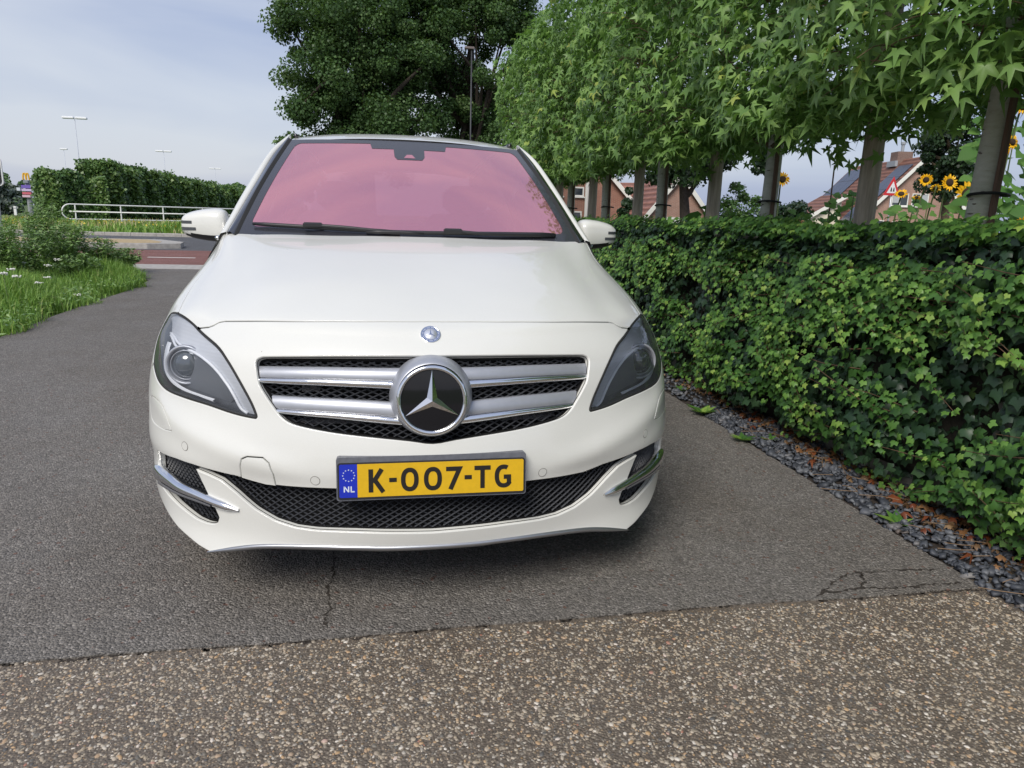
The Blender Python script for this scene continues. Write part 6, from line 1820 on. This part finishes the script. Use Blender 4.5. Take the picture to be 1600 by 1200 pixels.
def lofted(paths, n=24):
    return np.array([catm(p, n) for p in paths])
for s in (-1, 1):
    f = np.array([s, 1, 1])
    gl_ = np.array([ws(1.0, t) for t in (-.03, .25, .5, .75, 1.0)])
    grey = np.array([(.742, 1.165, 1.092), (.706, 1.36, 1.205), (.664, 1.55, 1.325), (.618, 1.745, 1.448), (.562, 1.90, 1.538)])
    white = np.array([(.786, 1.20, 1.066), (.742, 1.43, 1.215), (.688, 1.64, 1.365), (.636, 1.80, 1.475), (.572, 1.95, 1.548)])
    rim = gl_ + np.array([.010, 0, .006])
    rim2 = gl_ + np.array([.016, .004, .010])
    MB().grid(lofted([gl_ * f, rim * f, rim2 * f], 24)).build("windscreen_seal", M_RUB, CAR, True)
    MB().grid(lofted([rim2 * f, (rim2 * .5 + grey * .5 + [.002, -.004, .006]) * f, grey * f, (grey + [.003, .012, -.012]) * f], 24)).build("pillar_trim", M_GLOSSB, CAR, True)
    w1 = grey + [.006, .003, -.001]
    MB().grid(lofted([(w1 + [-.003, .01, -.012]) * f, w1 * f, (w1 * .5 + white * .5 + [.004, -.004, .006]) * f, white * f, (white + [.002, .04, -.03]) * f, (white + [-.012, .07, -.045]) * f], 24)).build("roof_pillar", M_WHITE, CAR, True)
# roof
def roofp(a, y):
    t = np.clip((y - 1.735) / 2.3, 0, 1)
    w_ = np.interp(y, [1.7, 1.9, 2.3, 3.0, 3.9], [.558, .570, .580, .59, .55])
    x = a * w_
    z = np.interp(y, [1.7, 1.76, 1.85, 2.0, 2.3, 2.7, 3.3, 3.9, 4.05], [1.520, 1.537, 1.557, 1.580, 1.600, 1.606, 1.585, 1.53, 1.50]) - .014 * a * a - .018 * a ** 4
    return np.stack([x, y + .115 * a * a * (1 - t), z], -1)
A_, Y_ = np.meshgrid(np.linspace(-1, 1, 31), np.concatenate([np.linspace(1.737, 1.9, 9), np.linspace(1.95, 4.02, 24)]))
roof = MB().grid(roofp(A_, Y_)).build("roof", M_WHITE, CAR, True)
G = np.array([roofp(np.linspace(-1, 1, 31), np.full(31, 1.739)) - [0, 0, d] for d in (0.001, .016)])
MB().grid(G).build("roof_seal", M_RUB, roof)
MB().prism([(3.5, 1.575), (3.72, 1.555), (3.70, 1.605), (3.66, 1.608)], 0, -.018, .018).build("aerial_fin", M_WHITE, roof)
for s in (-1, 1):
    P = [(s * .562, y, z) for y, z in ((2.1, 1.560), (2.4, 1.572), (3.0, 1.576), (3.6, 1.54), (3.95, 1.495))]
    MB().tube(catm(P, 20), .012, 8).build("roof_rail", M_GLOSSB, roof, True)
# cowl and wipers
b = MB()
xs = np.linspace(-.74, .74, 21)
G = np.array([np.c_[xs, 1.035 + .10 * (xs / .7) ** 2, np.full(21, 1.072)], np.c_[xs, 1.06 + .10 * (xs / .7) ** 2, np.full(21, 1.098)], np.c_[xs * .985, 1.095 + .09 * (xs / .7) ** 2, np.full(21, 1.104)], np.c_[xs * .97, 1.14 + .08 * (xs / .7) ** 2, np.full(21, 1.120)]])
b.grid(G).build("cowl", M_BLKPL, CAR, True)
def wiper(a0, b0, a1, b1, am, lab_):
    w = thing("wiper", None, None, ROOT[CAR]); w.parent = CAR; w.location = (0, 0, 0)
    P = np.array([ws_off(a, bb, .014) for a, bb in zip(np.linspace(a0, a1, 14), np.linspace(b0, b1, 14))])
    MB().tube(P, np.concatenate([[.006], np.full(12, .0080), [.005]]), 8).build("blade", M_BLKPL, w, True)
    q = ws_off(am, np.interp(am, sorted((a0, a1)), (b0, b1) if a0 < a1 else (b1, b0)), .024)
    MB().box(q, (.075, .03, .022), 0, .006).build("arm_joint", M_BLKPL, w)
    e_ = np.array([q[0] + .40 * np.sign(am if abs(am) > .3 else 1) * 1.0, q[1] - .01, 1.093])
    return w, q
w1, q1 = wiper(-.93, .055, .05, .012, -.58, "")
MB().tube(catm([q1, (q1[0] + .14, q1[1] - .03, q1[2] - .006), (-.06, 1.055, 1.104)], 8), [.007] * 6 + [.010] * 2, 8).build("arm", M_BLKPL, w1, True)
w2, q2 = wiper(-.28, .015, .86, .030, .22, "")
MB().tube(catm([q2, (q2[0] + .16, q2[1], q2[2] - .008), (.60, 1.135, 1.108)], 8), [.007] * 6 + [.010] * 2, 8).build("arm", M_BLKPL, w2, True)
# door mirrors
M_SLIT = pbr("mirror_indicator", (.07, .075, .085), .15, coat=.6)
for s in (-1, 1):
    mr = thing("door_mirror", None, None, ROOT[CAR]); mr.parent = CAR; mr.location = (0, 0, 0)
    c = np.array([s * .906, 1.555, 1.106])
    n_, m_ = 32, 20
    V, F = [], []
    for i in range(m_ + 1):
        t = math.pi * i / m_
        for j in range(n_):
            p = 2 * math.pi * j / n_
            def se(c_, e_): return math.copysign(abs(c_) ** e_, c_)
            x = se(math.cos(t), .55); r_ = abs(math.sin(t)) ** .42
            y = r_ * se(math.cos(p), .75); z = r_ * se(math.sin(p), .5)
            q = x * s                       # outward
            hgt = .070 + .016 * x * -1 + .0
            zz = z * (.068 - .010 * x) + (.004 - .010 * max(0, x) * (1 if z > 0 else -.5))
            V.append(c + np.array([s * x * .103, y * .085 * (1 if y < 0 else .55) + .03 * x, zz]))
    for i in range(m_):
        for j in range(n_): F.append((i * n_ + j, i * n_ + (j + 1) % n_, (i + 1) * n_ + (j + 1) % n_, (i + 1) * n_ + j))
    V = np.array(V)
    up_f = [f for f in F if np.mean([V[i][2] for i in f]) > c[2] - .036]; dn_f = [f for f in F if not np.mean([V[i][2] for i in f]) > c[2] - .036]
    MB().add(V, up_f).build("mirror_shell", M_WHITE, mr, True)
    MB().add(V * 1.0 + [0, .002, -.001], dn_f).build("mirror_base", M_BLKPL, mr, True)
    for dz, x0_, x1_ in ((.014, .045, .112), (-.014, .028, .112)):
        b = MB(); G = []
        for zz_ in (dz - .0065, dz, dz + .0065):
            row = []
            for x in np.linspace(x0_, x1_, 12):
                xx = min(x / .103, .985); r_ = math.sin(math.acos(max(-1, min(1, math.copysign(abs(xx) ** (1 / .55), xx))))) ** .42
                row.append(c + np.array([s * min(x, .1012), -r_ * .0845 - .0012 + .03 * xx, zz_]))
            G.append(row)
        b.grid(np.array(G)).build("indicator_slit", M_SLIT, mr, True)
    MB().tube(catm([(s * .80, 1.47, 1.055), (s * .83, 1.50, 1.062), (s * .87, 1.55, 1.068)], 6), [.03, .026, .024], 10) if False else None
    b = MB(); b.tube(catm([(s * .765, 1.44, 1.06), (s * .82, 1.50, 1.052), (s * .87, 1.55, 1.062)], 6), .024, 10); b.build("mirror_arm", M_BLKPL, mr, True)
# body side behind the front wheel
def side_section(y):
    t = np.clip((y - 1.25) / 3.0, 0, 1)
    bel = 1.055 + .06 * t
    k = 1 - .10 * np.clip((y - 3.3) / 1.0, 0, 1) ** 2
    return [(.828 * k, .20), (.85 * k, .26), (.874 * k, .40), (.887 * k, .62), (.888 * k, .74), (.880 * k, .84), (.862 * k, .92), (.838 * k, .99), (.800 * k, bel)]
def arch_cut(y0, poly_y, c_y, r=.355): pass
ys = np.concatenate([np.linspace(1.25, 3.05, 13), np.linspace(3.12, 4.32, 18)])
for s in (-1, 1):
    G = np.array([[(s * x, y, z) for x, z in side_section(y)] for y in ys])
    # front door, rear door, rear quarter as panels with seams
    for nm, a_, b_ in (("front_door", 1.256, 2.20), ("rear_door", 2.206, 3.04), ("rear_quarter", 3.046, 4.32)):
        yy = np.linspace(a_, b_, 24 if nm == "rear_quarter" else 12)
        Gs = np.array([[(s * x, y, z) for x, z in side_section(y)] for y in yy])
        if nm == "rear_quarter":
            mb = MB(); fine = np.array([[np.interp(np.linspace(0, 8, 33), range(9), Gs[i, :, q]) for q in range(3)] for i in range(len(yy))]).transpose(0, 2, 1)
            a2, b2 = fine.shape[:2]; Fq = []
            for i in range(a2 - 1):
                for j in range(b2 - 1):
                    cc_ = fine[i:i + 2, j:j + 2].reshape(-1, 3).mean(0)
                    if (cc_[1] - 3.555) ** 2 + (cc_[2] - .32) ** 2 > .36 ** 2: Fq.append((i * b2 + j, i * b2 + j + 1, (i + 1) * b2 + j + 1, (i + 1) * b2 + j))
            mb.add(fine.reshape(-1, 3), Fq); o = mb.build(nm, M_WHITE, CAR, True)
        else:
            o = MB().grid(Gs).build(nm, M_WHITE, CAR, True)
            hy = b_ - .16
            MB().tube(catm([(s * .885, hy - .10, .905), (s * .915, hy - .08, .905), (s * .915, hy + .08, .907), (s * .885, hy + .10, .907)], 10), .011, 8).build("handle", M_WHITE, o, True)
    MB().grid(np.array([[(s * .80, y, .19), (s * .86, y, .20), (s * .862, y, .235)] for y in np.linspace(1.22, 3.2, 8)])).build("sill", M_BLKPL, CAR)
    # fender side round the wheel arch
    th = np.linspace(math.radians(-18), math.radians(198), 30)
    arc_ = [(.86 + .345 * math.cos(t), .325 + .345 * math.sin(t)) for t in th]
    pl = [(1.248, .20)] + [(1.248, .715)] + [(.56, .72), (.56, .355)] + [(.545, .22)] + arc_[::-1]
    pl = [(1.248, .21)] + arc_ + [(.552, .36), (.556, .74), (1.248, .73)]
    wa = MB().prism(pl, 0, s * .842, s * .866); wa.v[0][:, 0] += s * np.clip((wa.v[0][:, 1] - .62) / .6, 0, 1) * .020; wa.build("wheel_arch", M_WHITE, CAR)
    # glasshouse side
    belt = [(s * .806, y, z) for y, z in ((1.28, 1.062), (1.7, 1.066), (2.4, 1.08), (3.2, 1.10), (3.9, 1.13))]
    rail = [(s * .755, 1.40, 1.13), (s * .648, 1.74, 1.36), (s * .570, 2.2, 1.525), (s * .58, 3.0, 1.525), (s * .56, 3.75, 1.46)]
    Gg = lofted([belt, rail], 26)
    gl2 = MB().grid(Gg * 1.0).build("side_window", M_SIDEGL, CAR, True)
    for y in (2.2, 3.04):
        i = int(np.argmin(np.abs(Gg[0][:, 1] - y)))
        MB().tube([Gg[0][i] + [s * .004, 0, 0], Gg[1][i] + [s * .004, 0, 0]], .028, 6).build("pillar", M_GLOSSB, gl2)
    MB().tube(catm(belt, 20), .010, 6).build("belt_trim", M_CHROME, gl2, True)
    MB().grid(lofted([rail, [np.array(p) + [-s * .005, 0, .012] for p in rail], [(s * .665, 1.70, 1.395), (s * .615, 1.86, 1.485), (s * .576, 2.15, 1.548), (s * .586, 3.0, 1.556), (s * .562, 3.8, 1.495)]], 26)).build("roof_side", M_WHITE, CAR, True)
# tail
b = MB(); G = []
for x in np.linspace(-1, 1, 13):
    G.append([(x * .80, 4.34 - .10 * x * x, .25), (x * .80, 4.40 - .10 * x * x, .55), (x * .79, 4.36 - .10 * x * x, 1.0), (x * .72, 4.28 - .10 * x * x, 1.12)])
tg = b.grid(np.array(G)).build("tailgate", M_WHITE, CAR, True)
MB().grid(np.array([[(x * .72, 4.28 - .10 * x * x, 1.12), (x * .645, 4.15 - .06 * x * x, 1.32), (x * .565, 4.02 - .02 * x * x, 1.495)] for x in np.linspace(-1, 1, 13)])).build("rear_window", M_SIDEGL, tg, True)
MB().box((0, 2.6, .235), (1.56, 3.3, .07)).build("underbody", M_CAV, CAR)
MB().box((0, .75, .30), (1.15, .95, .06)).build("engine_shield", M_CAV, CAR)
MB().box((0, 1.0, .62), (1.2, .35, .62)).build("engine_block", M_CAV, CAR)
# wheels
M_ALLOY = pbr("alloy_silver", (.55, .56, .58), .3, .9)
for (wx, wy) in ((-.775, .86), (.775, .86), (-.775, 3.555), (.775, 3.555)):
    s = np.sign(wx)
    w = thing("wheel", None, None, ROOT[CAR]); w.parent = CAR; w.location = (0, 0, 0)
    c = np.array([wx, wy, .317])
    MB().lathe([(.205, -.10), (.25, -.108), (.300, -.10), (.317, -.08), (.317, .08), (.300, .10), (.25, .108), (.205, .10)], c, (1, 0, 0), 40).build("tyre", M_RUB, w, True)
    b = MB(); b.lathe([(.205, -.09), (.195, 0), (.205, .09)], c, (1, 0, 0), 40); b.lathe([(0, s * .07), (.05, s * .07), (.055, s * .05)], c, (1, 0, 0), 20)
    for i in range(5):
        a = 2 * math.pi * i / 5; d_ = np.array([0, math.cos(a), math.sin(a)]); pr = np.array([0, -math.sin(a), math.cos(a)])
        P = [c + [s * h_, 0, 0] + d_ * r_ + pr * w_ for h_ in (.06, .03) for (r_, w_) in ((.03, -.025), (.2, -.035), (.2, .035), (.03, .025))]
        b.add(P, [(0, 1, 2, 3), (7, 6, 5, 4), (0, 4, 5, 1), (3, 2, 6, 7), (1, 5, 6, 2)])
    b.build("rim", M_ALLOY, w, True)
# cabin seen faintly through the coated glass
M_CABIN = pbr("cabin_dark", (.10, .095, .10), .8); M_SEAT = pbr("seat_cloth", (.26, .25, .26), .9)
xs = np.linspace(-.68, .68, 15)
MB().grid(np.array([np.c_[xs, np.full(15, 1.10), np.full(15, 1.05)], np.c_[xs, np.full(15, 1.45), 1.03 + .03 * np.cos(xs * 4)], np.c_[xs, np.full(15, 1.62), np.full(15, .96)], np.c_[xs, np.full(15, 1.60), np.full(15, .55)]])).build("dashboard", M_CABIN, CAR, True)
MB().box((0, 3.0, .40), (1.5, 2.6, .06)).build("cabin_floor", M_CABIN, CAR)
b = MB(); th = np.linspace(0, 2 * math.pi, 33)
b.tube([(.36 + .185 * math.cos(t), 1.78 - .06 * math.sin(t), 1.03 + .175 * math.sin(t)) for t in th], .016, 8, False)
for a in (0, math.pi, -math.pi / 2): b.tube([(.36, 1.79, 1.03), (.36 + .175 * math.cos(a), 1.78 - .06 * math.sin(a), 1.03 + .17 * math.sin(a))], .014, 6)
b.ball((.36, 1.79, 1.03), (.06, .03, .06)); b.build("steering_wheel", pbr("wheel_leather", (.30, .30, .31), .5), CAR, True)
for x in (-.36, .36):
    st = MB().box((x, 2.42, .86), (.48, .14, .66), 0, .05).box((x, 2.2, .55), (.50, .5, .16), 0, .04).build("seat", M_SEAT, CAR)
    MB().box((x, 2.45, 1.27), (.26, .10, .17), 0, .05).build("headrest", M_SEAT, st)
for s in (-1, 1):
    MB().grid(lofted([[(s * .625, 1.33, 1.10), (s * .585, 1.52, 1.25), (s * .53, 1.72, 1.40)], [(s * .575, 1.40, 1.09), (s * .555, 1.56, 1.25), (s * .525, 1.74, 1.40)]], 10)).build("pillar_lining", pbr("pillar_lining_grey", (.62, .60, .60), .8), CAR, True)
MB().box((0, 3.2, .80), (1.25, .14, .62), 0, .05).build("rear_bench", M_SEAT, CAR)
MB().box((0, 1.83, 1.43), (.24, .03, .075), 0, .012).build("rear_view_mirror", M_BLKPL, CAR)
